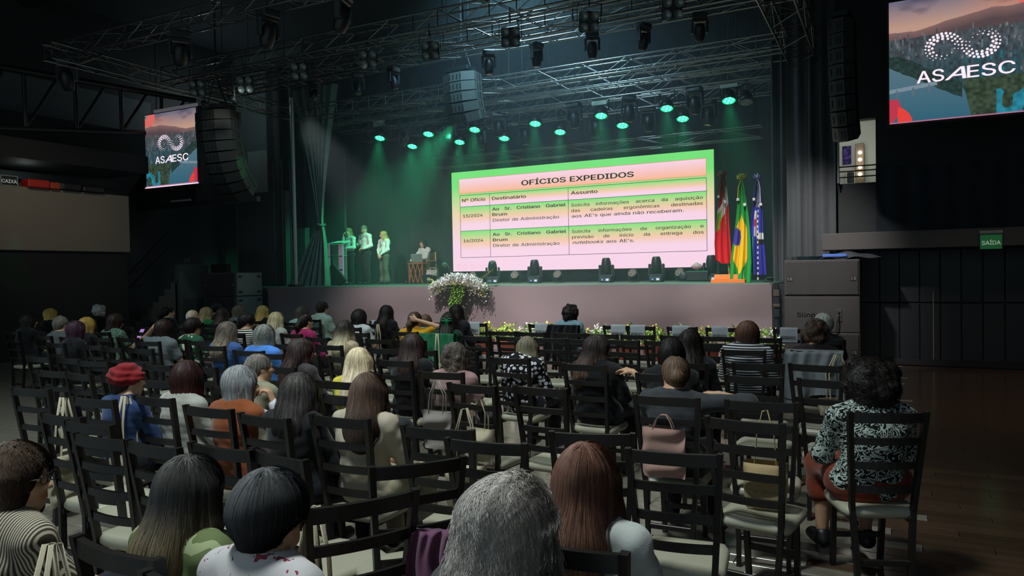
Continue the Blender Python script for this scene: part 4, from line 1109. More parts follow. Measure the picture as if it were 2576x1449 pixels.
# PAR lamps -----------------------------------------------------------------
def par_proto():
    t = thing('par_lamp', 'green', 'lamp')
    MB().lathe([(0, .20), (.05, .20), (.09, .14), (.115, .05), (.115, -.02), (.105, -.02), (.105, .0)], 18).obj('housing', M_fix, t)
    MB().lathe([(0, -.0), (.06, -.004), (.105, .0)], 18).obj('lens', emat('green_lens', '#08e878', 2.2), t)
    for k in range(7):
        a = 2*PI*k/6; r = .062 if k < 6 else 0
        MB().lathe([(0, -.012), (.02, -.008), (.024, 0)], 8, M=T(r*math.cos(a), r*math.sin(a), -.004)).obj('led', emat('green_led', '#5dffd0', 3.2), t)
    MB().tube([(-.13, 0, .08), (-.13, 0, .3), (0, 0, .36), (.13, 0, .3), (.13, 0, .08)], .012, 6).obj('yoke', M_fix, t)
    MB().tube([(0, 0, .36), (0, 0, .5)], .02, 6).obj('clamp', M_fix2, t)
    return t
pp = par_proto()
lampsA = [(-12.12, 16, 5.31), (-10.57, 16, 5.26), (-9.19, 16, 5.23), (-7.52, 16, 5.2), (-5.85, 16, 5.2), (-4.33, 16, 5.19), (-3.0, 16, 5.2)]
lampsB = [(-11.77, 17, 5.2), (-10.24, 17, 5.17), (-8.89, 17, 5.14), (-7.31, 17, 5.14), (-5.68, 17, 5.13), (-4.23, 17, 5.13)]
ORD = ['first', 'second', 'third', 'fourth', 'fifth', 'sixth', 'seventh', 'eighth', 'ninth', 'tenth', 'eleventh', 'twelfth', 'thirteenth', 'fourteenth', 'fifteenth', 'sixteenth', 'seventeenth', 'eighteenth', 'nineteenth', 'twentieth', 'twenty-first', 'twenty-second', 'twenty-third', 'twenty-fourth']
first = True
for row, nm in ((lampsA, 'higher'), (lampsB, 'lower')):
    for i, (x, y, z) in enumerate(row):
        o = pp if first else copy_tree(pp); first = False
        o.location = (x, y, z); aim = Vector((-.25*(x+7.5)*.2+x-.1, y-1.6, STG)) if i % 2 else Vector((x, y-1.0, STG))
        dr = (Vector((x*.8-.1, 11.0, 1.4))-Vector(o.location)).normalized()
        o.rotation_euler = (R(-24), R(-6), 0); o.scale = (1.32,)*3
        tag(o, f'glowing green stage lamp, {ORD[i]} from the left in the {nm} row', 'lamp', 'green stage lamps')
for i, (x, y, z) in enumerate(lampsA+lampsB):
    tgt = (x+.7, y-1.2, STG)
    e = 300 if x < -8.5 else 190
    light('green_beam', 'SPOT', (x, y-.06, z-.06), e, (.02, 1.0, .38), to=tgt, size=.08, spot=46, blend=.7)
# key lamp on the lectern group
light('green_key', 'SPOT', (-9.6, 15.65, 5.3), 1300, (.04, 1.0, .42), to=(-13.2, 16.2, 2.3), size=.1, spot=46, blend=.6)
light('white_key', 'SPOT', (-11.1, 11.35, 5.45), 1500, (1.0, .93, .9), to=(-12.2, 16.9, 2.3), size=.1, spot=25, blend=.7)
off = copy_tree(pp); off.location = (-2.65, 16.0, 5.12); off.rotation_euler = (R(-24), R(-6), 0)
tag(off, 'unlit round stage lamp right of the green lamps', 'lamp')
for ch in off.children:
    if ch.name.startswith('l'):
        ch.material_slots[0].link = 'OBJECT'; ch.material_slots[0].material = mat('off_led', '#9aa39c', .3)

# moving heads ------------------------------------------------------------------
def mover_proto(big=True):
    t = thing('moving_head', 'm', 'stage light')
    MB().box((0, 0, .06), (.30, .24, .12), .02).obj('base', M_fix2, t)
    b = MB()
    b.box((-.155, 0, .26), (.05, .12, .30), .02); b.box((.155, 0, .26), (.05, .12, .30), .02); b.box((0, 0, .14), (.34, .14, .06), .02)
    b.obj('yoke', M_fix2, t)
    h = MB().lathe([(0, -.17), (.07, -.17), (.10, -.12), (.115, -.02), (.115, .06), (.10, .14), (.085, .19), (.07, .20)], 16, M=T(0, 0, .37)).obj('head', M_fix, t)
    MB().lathe([(0, .202), (.05, .205), (.07, .20)], 14, M=T(0, 0, .37)).obj('lens', mat('mover_lens', '#56605e', .08, metal=.4), h)
    s = one('display', mat('mover_display', '#b9c4cc', .4, emit='#c9d4e4', estr=.5), t, (.06, -.123, .06), (.07, .006, .05)); one('led_dot', emat('blue_dot', '#3a6cff', 5), s, (-.06, -.123, .06), (.03, .006, .02))
    return t
mp_ = mover_proto()
def mover(loc, tilt, pan, label, group, hang=False, first=[True], sc=1.0):
    o = mp_ if first[0] else copy_tree(mp_); first[0] = False
    o.location = loc; o.scale = (sc,)*3
    o.rotation_euler = (PI, 0, pan) if hang else (0, 0, pan)
    for ch in o.children:
        if ch.name.startswith('head'):
            ch.location = Vector((0, 0, .37))-Matrix.Rotation(tilt, 3, 'X') @ Vector((0, 0, .37)); ch.rotation_euler = (tilt, 0, 0)
    tag(o, label, 'stage light', group); return o
fm = [(1118, 712, 50, 40), (1240, 712, 25, 25), (1346, 712, 8, 5), (1526, 711, 5, 0), (1652, 710, 5, 0), (1790, 709, 6, 0)]
for i, (x, y, tl_, pn) in enumerate(fm):
    p = atz(x, y, STG+.0); p = aty(x, y, 16.3); 
    mover((p.x, 16.3, STG), R(tl_), R(pn), f'black moving head on the stage floor, {ORD[i]} from the left', 'moving heads on the stage floor', sc=1.0)
hm = [(1017, 352, 16.0, -25), (1097, 368, 17.0, 8), (1133, 345, 16.0, -30), (1210, 360, 17.0, 5), (1255, 335, 16.0, 5), (1322, 352, 17.0, 0), (1445, 315, 16.0, 5), (1500, 340, 17.0, 0), (1583, 300, 16.0, 5), (1632, 322, 17.0, 0), (1748, 270, 16.0, 5), (1783, 305, 17.0, -10)]
for i, (x, y, Y, tl_) in enumerate(hm):
    p = aty(x, y, Y)
    mover((p.x, Y, 5.58 if Y < 16.5 else 5.5), R(tl_), R((i*37) % 50-25), f'dark moving head hanging among the green lamps, {ORD[i]} from the left', 'hanging moving heads', True, sc=1.05)
for i, x in enumerate((790, 900, 990, 1230, 1350, 1490, 1620, 1760)):
    p = aty(x, [232, 215, 197, 165, 148, 127, 107, 85][i], 12.7)
    mover((p.x, 12.7, 5.98), R(-35+i*9), R(i*41 % 90), f'dark moving head on the overhead truss before the stage, {ORD[i]} from the left', 'moving heads over the seating edge', True, sc=.8)
for i, (x, y) in enumerate(((165, 75), (455, 150), (675, 95), (862, 60), (1225, 5))):
    p = aty(x, y, 9.2)
    mover((p.x, 9.2, 6.1), R(20), R(30+i*25), f'big dark moving head high above the seats, {ORD[i]} from the left', 'moving heads high overhead', True, sc=1.1)
# small floor PARs ------------------------------------------------------------
fp = thing('floor_lamp', 'f', 'lamp')
MB().lathe([(0, -.10), (.06, -.10), (.10, -.03), (.115, .07), (.115, .09), (.10, .09), (.10, .08)], 16, M=T(0, 0, .17) @ RX(R(62))).obj('housing', M_fix, fp)
ln = MB().lathe([(0, .083), (.10, .08)], 16, M=T(0, 0, .17) @ RX(R(62))).obj('lens', mat('par_face', '#2b2426', .3), fp)
for k in range(19):
    r, a = ((0, 0) if k == 0 else (.04, k*PI/3) if k < 7 else (.078, k*PI/6))
    MB().lathe([(0, .098), (.012, .094), (.015, .084)], 7, M=T(0, 0, .17) @ RX(R(62)) @ T(r*math.cos(a), r*math.sin(a), 0)).obj('led', mat('par_led', '#d8b4ac', .25, spec=.8), ln)
MB().tube([(-.13, 0, .17), (-.13, .02, .02), (.13, .02, .02), (.13, 0, .17)], .012, 6).obj('bracket', M_fix2, fp)
for i, (x, y) in enumerate(((1190, 694), (1297, 693), (1405, 693), (1594, 692), (1713, 690))):
    o = fp if i == 0 else copy_tree(fp); q = aty(x, y, 16.3); o.location = (q.x, 16.3, STG); o.rotation_euler = (0, 0, R(15-8*i))
    tag(o, f'small round LED lamp on the stage floor, {ORD[i]} from the left', 'lamp', 'floor lamps before the screen')
cl_ = MB().grid(lambda u, v: (-11.4+u*8.2, 16.75+.1*v+.02*math.sin(u*90), STG+.2*(1-v)+.02+.03*math.sin(u*57)*(1-v)), 160, 6).obj('screen_skirt', M_cur, None, label='crumpled black cloth along the foot of the big screen', cat='cloth')
dev = thing('smoke_machine', 'low black box device with a pink bag on top, right of the floor lamps', 'machine', (aty(1757, 705, 16.3).x, 16.3, STG))
MB().box((0, 0, .12), (.5, .3, .22), .02).obj('body', M_fix, dev); MB().lathe([(0, 0), (.09, 0), (.09, .05), (.04, .06), (0, .06)], 14, M=T(-.3, -.1, .12) @ RX(PI/2)).obj('fan', M_fix2, dev)
pk = MB().grid(lambda u, v: (.12*math.sin(PI*v)*math.cos(2*PI*u)*(1+.2*math.sin(5*u*PI)), .09*math.sin(PI*v)*math.sin(2*PI*u), .18*(1-v)*(1-.1*math.sin(7*u))), 18, 8, closeu=True).obj('plastic_bag', mat('pink_plastic', '#d9a8a8', .4), None, loc=(dev.location.x-.02, 16.3, STG+.232), label='small crumpled pink plastic bag on the black box', cat='bag')

# four-lamp blinders on the second truss ---------------------------------------
bl = thing('blinder', 'b', 'lamp')
MB().box((0, .07, 0), (.47, .06, .47), .03).obj('housing', M_fix, bl)
for dx in (-.13, .13):
    for dz in (-.13, .13):
        MB().lathe([(0, .02), (.06, .03), (.10, .06), (.11, .09)], 14, M=T(dx, 0, dz) @ RX(PI/2) @ T(0, 0, -.05)).obj('reflector', mat('reflector', '#8a9494', .35, metal=.4), bl)
MB().tube([(-.28, .05, 0), (-.28, .05, .4), (.28, .05, .4), (.28, .05, 0)], .012, 6).obj('yoke', M_fix2, bl)
for i, (x, y) in enumerate(((497, 222), (617, 213), (753, 180), (927, 150), (1082, 128), (1284, 94), (1482, 55), (1692, 22))):
    o = bl if i == 0 else copy_tree(bl); q = aty(x, y, 10.9); o.location = (q.x, 10.9, q.z); o.rotation_euler = (R(18), 0, R(25)); o.scale = (.66,)*3
    hg = MB().tube([(0, .06, .35), (0, .06, (6.0-q.z)/.66)], .02, 6).obj('hanger', M_fix2, o)
    tag(o, f'unlit four-lamp blinder under the overhead truss, {ORD[i]} from the left', 'lamp', 'four-lamp blinders')
# square pale signs hanging in the rig
for i, (x, y, Y) in enumerate(((953, 310, 15.9), (1507, 256, 15.9), (1833, 211, 15.9))):
    q = aty(x, y, Y); t = thing('rig_plate', f'pale square plate hanging in the rigging, {ORD[i]} from the left', 'plate', q)
    one('plate', mat('pale_plate', '#93a596', .8), t, (0, 0, 0), (.36, .02, .15), .003); MB().tube([(0, 0, .07), (0, 0, .3)], .01, 5).obj('hook', M_steel, t)
# two small glowing spots on the left truss
for i, (x, y, c) in enumerate(((516, 264, '#fff4da'), (590, 254, '#ff8a3a'))):
    q = aty(x, y, 10.81); t = thing('spotlight', ['small white-glowing spot under the left truss', 'small orange-glowing spot under the left truss'][i], 'lamp', q, R(25))
    MB().lathe([(0, .1), (.05, .1), (.06, -.06), (.05, -.06)], 12, M=RX(R(70))).obj('housing', M_fix, t); MB().lathe([(0, -.055), (.05, -.055)], 12, M=RX(R(70))).obj('lens', emat('spot_glow_%d' % i, c, 14), t); MB().tube([(0, 0, .05), (0, 0, 6.08-q.z)], .015, 6).obj('hanger', M_fix2, t)

# line arrays ------------------------------------------------------------------
def line_array(loc, rz, n, label, curve, w=1.0, h=.22, d=.45, grid_face=True, m=None):
    t = thing('line_array', label, 'loudspeaker', loc, rz)
    mm = m or mat('array_box', '#2b302f', .55, var=.15)
    MB().box((0, 0, .08), (w*.7, d*.8, .09), .01).obj('flying_frame', M_steel, t)
    for sx in (-.3, .3): MB().tube([(sx*w, 0, .1), (0, 0, .8), ], .015, 6).obj('chain', M_steel, t)
    MB().tube([(0, 0, .8), (0, 0, 2.6)], .02, 6).obj('chain', M_steel, t)
    M = Matrix.Identity(4); a = 0
    for i in range(n):
        a = curve*(i/(n-1))**1.3 if n > 1 else 0
        P = M @ T(0, 0, -h/2)
        mb = MB()
        pl = [(-w/2, -d*.25), (-w*.18, -d/2), (w*.18, -d/2), (w/2, -d*.25), (w/2*.86, d/2), (-w/2*.86, d/2)]
        vs = [(x, y, z) for z in (-h*.48, h*.48) for x, y in pl]; k = len(pl)
        mb.add(vs, [tuple(range(k))[::-1], tuple(range(k, 2*k))]+[(j, (j+1) % k, (j+1) % k+k, j+k) for j in range(k)], False, P)
        bx = mb.obj('speaker_box', mm, t)
        g = MB()
        for s in (-1, 1):
            for q in range(3):
                yb = -d*.12+q*d*.2
                g.box((s*(w/2*.945-.0+q*-.01), yb, 0), (.02, .03, h*.7), 0, P)
        g.obj('side_rib', M_steel, bx, kind='stuff')
        if grid_face: 
            f = MB()
            for s in (-1, 1):
                for q in range(2): f.box((s*(w*.06+q*.09), -d/2-.004, 0), (.02, .01, h*.5), 0, P)
            f.obj('horn_slot', M_black, bx, kind='stuff')
        M = M @ T(0, 0, -h) @ RX(curve/n*(0.35+1.3*i/n))
    return t
line_array((-13.12, 11.5, 5.28), R(6), 9, 'curved line array of speakers hanging left by the side screen', R(64), .98, .212, .54)
line_array((-8.35, 14.0, 6.02), R(-6), 5, 'grey central speaker cluster hanging over the stage edge', R(44), .86, .2, .48, m=mat('array_grey', '#4a5450', .6, var=.1))
line_array((-.62, 12.25, 5.35), R(-10), 8, 'dark line array of speakers hanging in front of the right wall', R(30), .36, .22, .45)
light('array_green', 'SPOT', (-10.4, 13.4, 5.3), 90, (.02, 1, .3), to=(-12.62, 11.75, 4.05), size=.05, spot=11, blend=.5)

# subwoofer stacks -----------------------------------------------------------------
M_sub = mat('sub_black', '#3a3836', .6, var=.1, scale=5, bump=.15, bscale=200); M_subg = mat('sub_grille', '#302f2e', .65, var=.12, bump=.4, bscale=400)
M_subp = mat('sub_side_pale', '#5a6460', .6, var=.1)
def sub(loc, rz, label, plain=False, m=None):
    t = thing('subwoofer', label, 'loudspeaker', loc, rz, 'subwoofer stacks')
    W, D, H = 1.13, .85, .585
    MB().box((0, 0, H/2), (W, D, H), .012).obj('cabinet', m or M_sub, t)
    if not plain:
        g = MB().box((0, -D/2-.008, H/2), (W-.05, .02, H-.05), .004).obj('grille', M_subg, t)
        sc = MB()
        for i in range(13):
            for z in (.035, H-.035): sc.box((-W/2+.05+i*(W-.1)/12, -D/2-.02, z), (.008, .008, .008))
        for i in range(9):
            for x in (-W/2+.035, W/2-.035): sc.box((x, -D/2-.02, .06+i*(H-.12)/8), (.008, .008, .008))
        sc.obj('screws', mat('screw_steel', '#8f8c88', .4, metal=.6), g, kind='stuff')
        for sx in (-1, 1):
            b = MB(); x = sx*(W/2-.09); b.box((x, -D/2-.02, H*.48), (.085, .008, .07)); b.obj('badge', mat('badge_dark', '#1c1b1b', .5), g)
            b = MB(); 
            for (dx, dz, w_, h_) in ((-.025, 0, .008, .045), (-.018, -.02, .02, .008), (.02, .02, .03, .008), (.02, 0, .03, .008), (.02, -.02, .03, .008), (.007, .01, .008, .02), (.033, -.01, .008, .02)):
                b.box((x+dx, -D/2-.026, H*.48+dz), (w_, .004, h_))
            b.obj('emblem', mat('badge_line', '#8a8682', .5), g, kind='stuff')
    else:
        sb = MB(); text_into(sb, 'Slinpec', T(-.37, -D/2-.003, H*.42) @ RX(PI/2), .42, .1, .006); sb.obj('lettering', mat('emboss_grey', '#4d4a48', .5), t)
        pl = MB().box((.26, -D/2-.006, H*.48), (.085, .012, .2), .004).obj('connector_plate', mat('plate_dark', '#545250', .4, metal=.4), t)
        for z in (.56, .44): MB().lathe([(0, 0), (.02, 0), (.02, .012), (0, .012)], 10, M=T(.26, -D/2-.012, H*z) @ RX(PI/2)).obj('socket', M_black, pl)
        MB().tube([(.26, -D/2-.02, H*.5), (.24, -D/2-.07, H*.3), (.22, -D/2-.05, 0.02), (.2, -D/2-.06, -.3)], .012, 6).obj('cable', M_black, t)
    for sx in (-1, 1):
        hb_ = MB().box((sx*(W/2+.001), -.05, H*.55), (.01, .16, .09), .003).obj('handle', M_black, t)
    return t
for i, (z, lb) in enumerate(((0.005, 'bottom subwoofer of the stack at the right stage corner'), (.593, 'middle subwoofer with embossed lettering at the right stage corner'), (1.181, 'top subwoofer with riveted grille at the right stage corner'))):
    sub((-.985, 13.25, z), 0, lb, i == 1)
for i, (z, lb) in enumerate(((0.005, 'bottom subwoofer of the stack left of the stage'), (.593, 'middle subwoofer of the stack left of the stage'), (1.181, 'top subwoofer of the stack left of the stage'))):
    s_ = sub((-14.75, 13.3, z), 0, lb, False)
    sd_ = MB().box((.571, 0, .29), (.012, .8, .55), .004).obj('side_panel', M_subp, s_)
    for yy in (-.3, .3):
        for zz_ in (.1, .48): MB().box((.58, yy, zz_), (.01, .12, .06), .004).obj('corner', M_black, sd_)
tb_ = thing('gear_pile', 'folded dark tarpaulin with a blue strap on the right speaker stack', 'tarpaulin', (-.75, 13.3, 1.78))
MB().grid(lambda u, v: (-.3+u*.95, -.2+v*.4, .01+.1*math.sin(PI*u)*math.sin(PI*v)+.02*math.sin(u*13+v*5)*math.sin(PI*u)), 24, 10).obj('cloth', mat('tarp_dark', '#2b2e34', .7), tb_)
MB().box((-.05, -.21, .055), (.36, .02, .05), .006).obj('strap', mat('blue_strap', '#4a6fc0', .5), tb_)
# ================================================================== things on and before the stage
# flags ----------------------------------------------------------------------
def flag(loc, label, colfn, rib, pole_cols, w0, lean, seed, bot):
    t = thing('flag', label, 'flag', loc)
    zt = 1.93
    pm_ = MB()
    n = 40; lx = lean
    pts = [(lx*(1-k/n), 0, .05+zt*k/n) for k in range(n+1)]
    a = MB(); b = MB()
    for k in range(n):
        (a if k % 2 else b).tube([pts[k], pts[k+1]], .016, 7, caps=False)
    po = a.obj('pole', pole_cols[0], t, kind='stuff'); b.obj('pole_band', pole_cols[1], t, kind='stuff')
    nu_, nv_ = 46, 90
    rr = random.Random(seed); ph = rr.uniform(0, 6)
    vs = []; cols = []
    for j in range(nv_+1):
        v = j/nv_
        for i in range(nu_+1):
            u = i/nu_
            wd = .05+w0*min(1, (v*1.25))**.8
            zz = zt-.02-v*(zt-.02-bot)+.10*(abs(u-.35))*v-(.10*u*v)
            x = lx*(1-(zz-.05)/zt)*.4+(u-.55)*wd*1.1+.02*math.sin(v*5+ph)
            y = -.03-.055*math.sin(u*15+ph+v*1.5)*(.35+.65*v)-.02*math.sin(u*31+v*3)
            vs.append((x, y, max(zz, .012))); cols.append(colfn(u, v))
    me = bpy.data.meshes.new('flag_cloth'); wdt = nu_+1
    me.from_pydata(vs, [], [(j*wdt+i, j*wdt+i+1, (j+1)*wdt+i+1, (j+1)*wdt+i) for j in range(nv_) for i in range(nu_)]); me.update()
    me.polygons.foreach_set('use_smooth', [True]*len(me.polygons))
    ca = me.color_attributes.new('Col', 'FLOAT_COLOR', 'POINT'); ca.data.foreach_set('color', np.array([lin(c) for c in cols], np.float32).ravel())
    link('cloth', me, attrmat('flag_cloth', .75), t)
    # rosette with ribbon tails
    r = MB()
    for k in range(9):
        a_ = 2*PI*k/9
        r.tube([(0, -.03, zt+.03), (.09*math.cos(a_), -.05, zt+.03+.06*math.sin(a_)), (.05*math.cos(a_+.6), -.09, zt+.03+.04*math.sin(a_+.6)), (0, -.05, zt+.03)], .018, 5, flat=.5)
    r.obj('rosette', rib[0], t)
    r = MB()
    for k in range(6):
        a_ = 2*PI*k/6+.4
        r.tube([(0, -.06, zt+.03), (.06*math.cos(a_), -.1, zt+.03+.05*math.sin(a_)), (0, -.1, zt+.03)], .014, 5, flat=.5)
    r.obj('rosette_loop', rib[1], t)
    for s, q in ((-.05, 0), (.05, 1)):
        MB().tube([(0, -.07, zt), (s, -.11, zt-.18), (s*1.2, -.12, zt-.36-.1*q)], .022, 5, flat=.3).obj('ribbon', rib[q], t)
        MB().box((s*1.2, -.12, zt-.39-.1*q), (.045, .012, .05)).obj('ribbon_fringe', mat('ribbon_white', '#d8d8d4', .7), t)
    return t
def c_sc(u, v):     # red / white / red with a green diamond corner
    k = v+.30*(u-.5)
    if k < .24: return '#b5161c'
    if k < .45:
        if u < .35 and k > .3: return '#7fae2a'
        return '#e3ddd8'
    if u < .22 and k < .52: return '#7fae2a'
    return '#d01f28'
def c_br(u, v):
    dx, dz = (u-.42)/.50, (v-.62)/.30
    if (dx+.55)**2/.30+((v-.56)/.085)**2 < 1 and u < .45: return '#3b3f9c'
    if abs(dx)*.7+abs(dz) < .98 and .1 < u < .8: return '#efc21a'
    return '#1f9a3c'
def c_bl(u, v):
    if v < .30: return '#9fa3ab' if (u > .35 and u < .7) else '#2e3178'
    if .33 < v < .60 and abs(u-.42-.4*(v-.42)) < .17: return '#c43a3a' if (.42 < v < .49 and u < .45) else '#dcdce0'
    if .56 < v < .68 and u > .5: return '#26262c' if v > .63 else '#dcdce0'
    if .2 < u < .3 and v > .6: return '#2f7f78'
    return '#3a3fae'
mw = lambda n, c: mat(n, c, .6)
flag((-2.78, 14.15, STG+.08), 'red, white and green striped state flag on a banded pole', c_sc, (mw('rib_red', '#b3202a'), mw('rib_green', '#1c7a33')), (mw('pole_red', '#c22b2b'), mw('pole_green', '#3f9a46')), .21, .10, 1, .32)
flag((-2.42, 14.1, STG+.0), 'green and yellow national flag with a blue disc, between the two others', c_br, (mw('rib_yellow', '#e8c51c'), mw('rib_green2', '#2d9a3a')), (mw('pole_white', '#c9c9c4'), mw('pole_yellow', '#d8b820')), .29, .0, 2, .02)
flag((-2.16, 14.25, STG+.0), 'blue city flag with white and grey crest on a black-white pole', c_bl, (mw('rib_blue', '#2f3a9a'), mw('rib_white', '#cfd2d6')), (mw('pole_black', '#1b1b1e'), mw('pole_white2', '#d2d2d2')), .22, -.02, 3, .18)
fb = thing('flag_stand', 'stepped orange wooden stand under the flags', 'stand', (-2.68, 14.15, STG))
one('lower_step', mat('orange_wood', '#d9762c', .6), fb, (0, 0, .035), (.62, .34, .07), .006); one('upper_step', mat('orange_wood2', '#e08236', .6), fb, (-.03, .02, .115), (.46, .24, .09), .006)
cb = MB()
for k in range(7): cb.tube([(-2.0+.06*math.sin(k*1.7+a), 14.35+.05*k*.3+.12*math.cos(a+k), STG+.02+.012*k) for a in np.linspace(0, 5.5, 14)], .012, 5)
cb.obj('cable_heap', mat('green_black_cable', '#20302a', .6), None, label='heap of dark cable and cloth right of the flags', cat='cable', kind='stuff')

# lectern group ------------------------------------------------------------------
M_acr = glassmat('acrylic', '#cfe6dc', .72)
lx_, ly_ = aty(850, 715, 16.0).x, 16.0
lt = thing('lectern', 'clear acrylic lectern with pink printed side panels', 'lectern', (lx_, ly_, STG))
one('base_plate', M_acr, lt, (0, 0, .02), (.62, .45, .03), .006)
for s, w_ in ((-.2, .05), (.22, .16)):
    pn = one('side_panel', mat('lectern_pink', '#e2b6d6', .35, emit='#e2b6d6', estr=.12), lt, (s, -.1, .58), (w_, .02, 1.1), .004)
    for zz_, hh in ((.25, .1), (.42, .04), (.8, .03)): one('print_mark', mat('lectern_print', '#59405a', .5), pn, (s, -.112, zz_), (w_*.7, .004, hh))
one('back_panel', M_acr, lt, (0, .1, .58), (.5, .015, 1.1)); one('shelf', M_acr, lt, (0, 0, .82), (.46, .3, .015))
tp_ = MB().box((0, 0, 0), (.72, .45, .018), .004, M=T(0, 0, 1.16) @ RX(R(12))).obj('top_plate', M_acr, lt)
mk_ = mat('pages', '#b9d8c4', .7)
bk = thing('open_folder', 'open folder of papers lying on the lectern', 'folder', (lx_+.12, ly_, STG+1.18))
MB().box((0, 0, .012), (.46, .32, .02), .003, M=RX(R(12))).obj('pages', mk_, bk); MB().box((0, 0, -.002), (.48, .34, .006), 0, M=RX(R(12))).obj('cover', mat('folder_cover', '#3a6a58', .6), bk)
wb = thing('water_bottle', 'small clear water bottle inside the lectern shelf', 'bottle', (lx_+.1, ly_-.02, STG+.83))
MB().lathe([(0, 0), (.03, 0), (.032, .02), (.032, .13), (.012, .17), (.012, .19), (0, .19)], 12).obj('body', glassmat('bottle_clear', '#bfe8dc', .5), wb); MB().lathe([(.0, .19), (.014, .19), (.014, .21), (0, .21)], 10).obj('cap', mat('cap_white', '#d8e4e0', .5), wb)
mw_ = thing('stage_monitor', 'slim flat monitor wedge propped on the stage beside the lectern', 'monitor', (aty(855, 715, 15.4).x, 15.4, STG), R(8))
MB().box((0, 0, .25), (.5, .06, .62), .012, M=T(0, 0, .02) @ RY(R(-42))).obj('panel', mat('monitor_black', '#20282a', .35), mw_); MB().box((.0, -.035, .25), (.44, .006, .56), .004, M=T(0, 0, .02) @ RY(R(-42))).obj('screen', mat('monitor_glass', '#2a4038', .15), mw_)
one('foot', M_fix, mw_, (.12, .05, .04), (.3, .2, .05), .01)
# small table with crossed legs, laptop, chair, bag
tx, ty = aty(1056, 712, 17.2).x, 17.2
M_tw = mat('red_wood', '#a5522f', .5, var=.2)
tb2 = thing('side_table', 'small reddish wooden table with crossed slat sides', 'table', (tx, ty, STG))
one('table_top', M_tw, tb2, (0, 0, .56), (.48, .42, .03), .006)
for s in (-1, 1):
    for y0 in (-.18, .18):
        MB().tube([(s*.22, y0, 0), (s*.22, y0, .55)], .016, 6).obj('leg', M_tw, tb2)
for k in range(3):
    for sg in (-1, 1):
        xx = -.15+.15*k
        MB().tube([(xx-.07*sg, -.2, .02), (xx+.07*sg, -.2, .54)], .013, 6).obj('cross_slat', M_tw, tb2)
lp = thing('laptop', 'open grey laptop seen from its lid on the small table', 'laptop', (tx+.0, ty-.02, STG+.577))
one('keyboard_deck', mat('laptop_grey', '#6d7a78', .4, metal=.4), lp, (0, .05, .008), (.36, .24, .015), .004)
MB().box((0, 0, .125), (.38, .012, .25), .006, M=T(0, -.08, .01) @ RX(R(12))).obj('lid', mat('laptop_lid', '#7c8a86', .4, metal=.3), lp)
sc_ = thing('wooden_armchair', 'light wooden armchair under the person seated on stage', 'chair', (tx-.18, ty+.48, STG))
M_lw = mat('light_wood', '#b98a5a', .5, var=.2)
for sx in (-.26, .26):
    for sy, hh in ((-.24, .62), (.24, .9)): MB().box((sx, sy, hh/2), (.045, .045, hh), .006).obj('leg', M_lw, sc_)
    one('armrest', M_lw, sc_, (sx, 0, .63), (.06, .5, .035), .01)
one('seat', M_lw, sc_, (0, 0, .43), (.5, .48, .05), .01); one('backrest', M_lw, sc_, (0, .25, .75), (.5, .03, .26), .01)

def tote(name, label, loc, rz, sc=1.0, txt=True, m=None, lying=False, strap=.34, fat=.10):
    """cotton tote bag: bulging body with two long handles and the event print"""
    t = thing(name, label, 'bag', loc, rz, 'cotton tote bags', (sc,)*3)
    mm = m or mat('tote_cotton', '#b7ab94', .9, var=.1, scale=9, bump=.3, bscale=300, spec=.1)
    rr = random.Random(len(label)*7+int(loc[0]*50)); a1, a2 = rr.uniform(0, 6), rr.uniform(0, 6)
    W, H = .34, .38
    def f(u, v):
        a = 2*PI*u; cx = math.cos(a); sx = math.sin(a)
        ex = abs(cx)**.45*(1 if cx > 0 else -1); ey = abs(sx)**.8*(1 if sx > 0 else -1)
        th = fat*(math.sin(PI*min(1, .12+v*.95))**.6)*(.75+.25*math.sin(v*6+a1))
        wv = .012*math.sin(u*20+v*9+a1)+.01*math.sin(v*17+a2+u*7)
        return (ex*(W/2)*(1-.06*v+.03*math.sin(v*5+a2)), ey*(th/1.0+.01)+wv, -v*H)
    MB().grid(f, 40, 22, closeu=True).obj('body', mm, t)
    for s in (-1, 1):
        pts = [(-.085, s*.03, -.03), (-.075+.02*math.sin(a1), s*.025, strap*.55), (-.02, s*.012, strap*.98), (.02, s*.012, strap), (.075+.02*math.sin(a2), s*.025, strap*.55), (.085, s*.03, -.03)]
        MB().tube(pts, .011, 5, flat=.3).obj('handle', mm, t)
    if txt:
        g = mat('tote_print', '#4a4946', .8, var=0)
        mb = MB(); yy = -fat-.016
        for k in range(16):
            for r_ in (.035, .05, .064):
                a = R(60+240*k/15)
                mb.add([(-.085+r_*math.cos(a)+.004*math.cos(b), yy, -.2+r_*math.sin(a)+.004*math.sin(b)) for b in np.linspace(0, 2*PI, 7)[:-1]], [tuple(range(6))])
        mb.obj('print_dots', g, t, kind='stuff')
        solid_text('IV CEAESC', g, 'print_lettering', t, T(-.085, yy, -.215) @ RX(PI/2), .034, .235, bold=.012, align='l')
    return t
tote('gift_bag', 'white and green tote bag standing beside the wooden table on stage', (aty(1088, 700, 16.9).x, 16.9, STG+.385), R(5), 1.0, False, mat('tote_white', '#c9c4bc', .9), strap=.06)

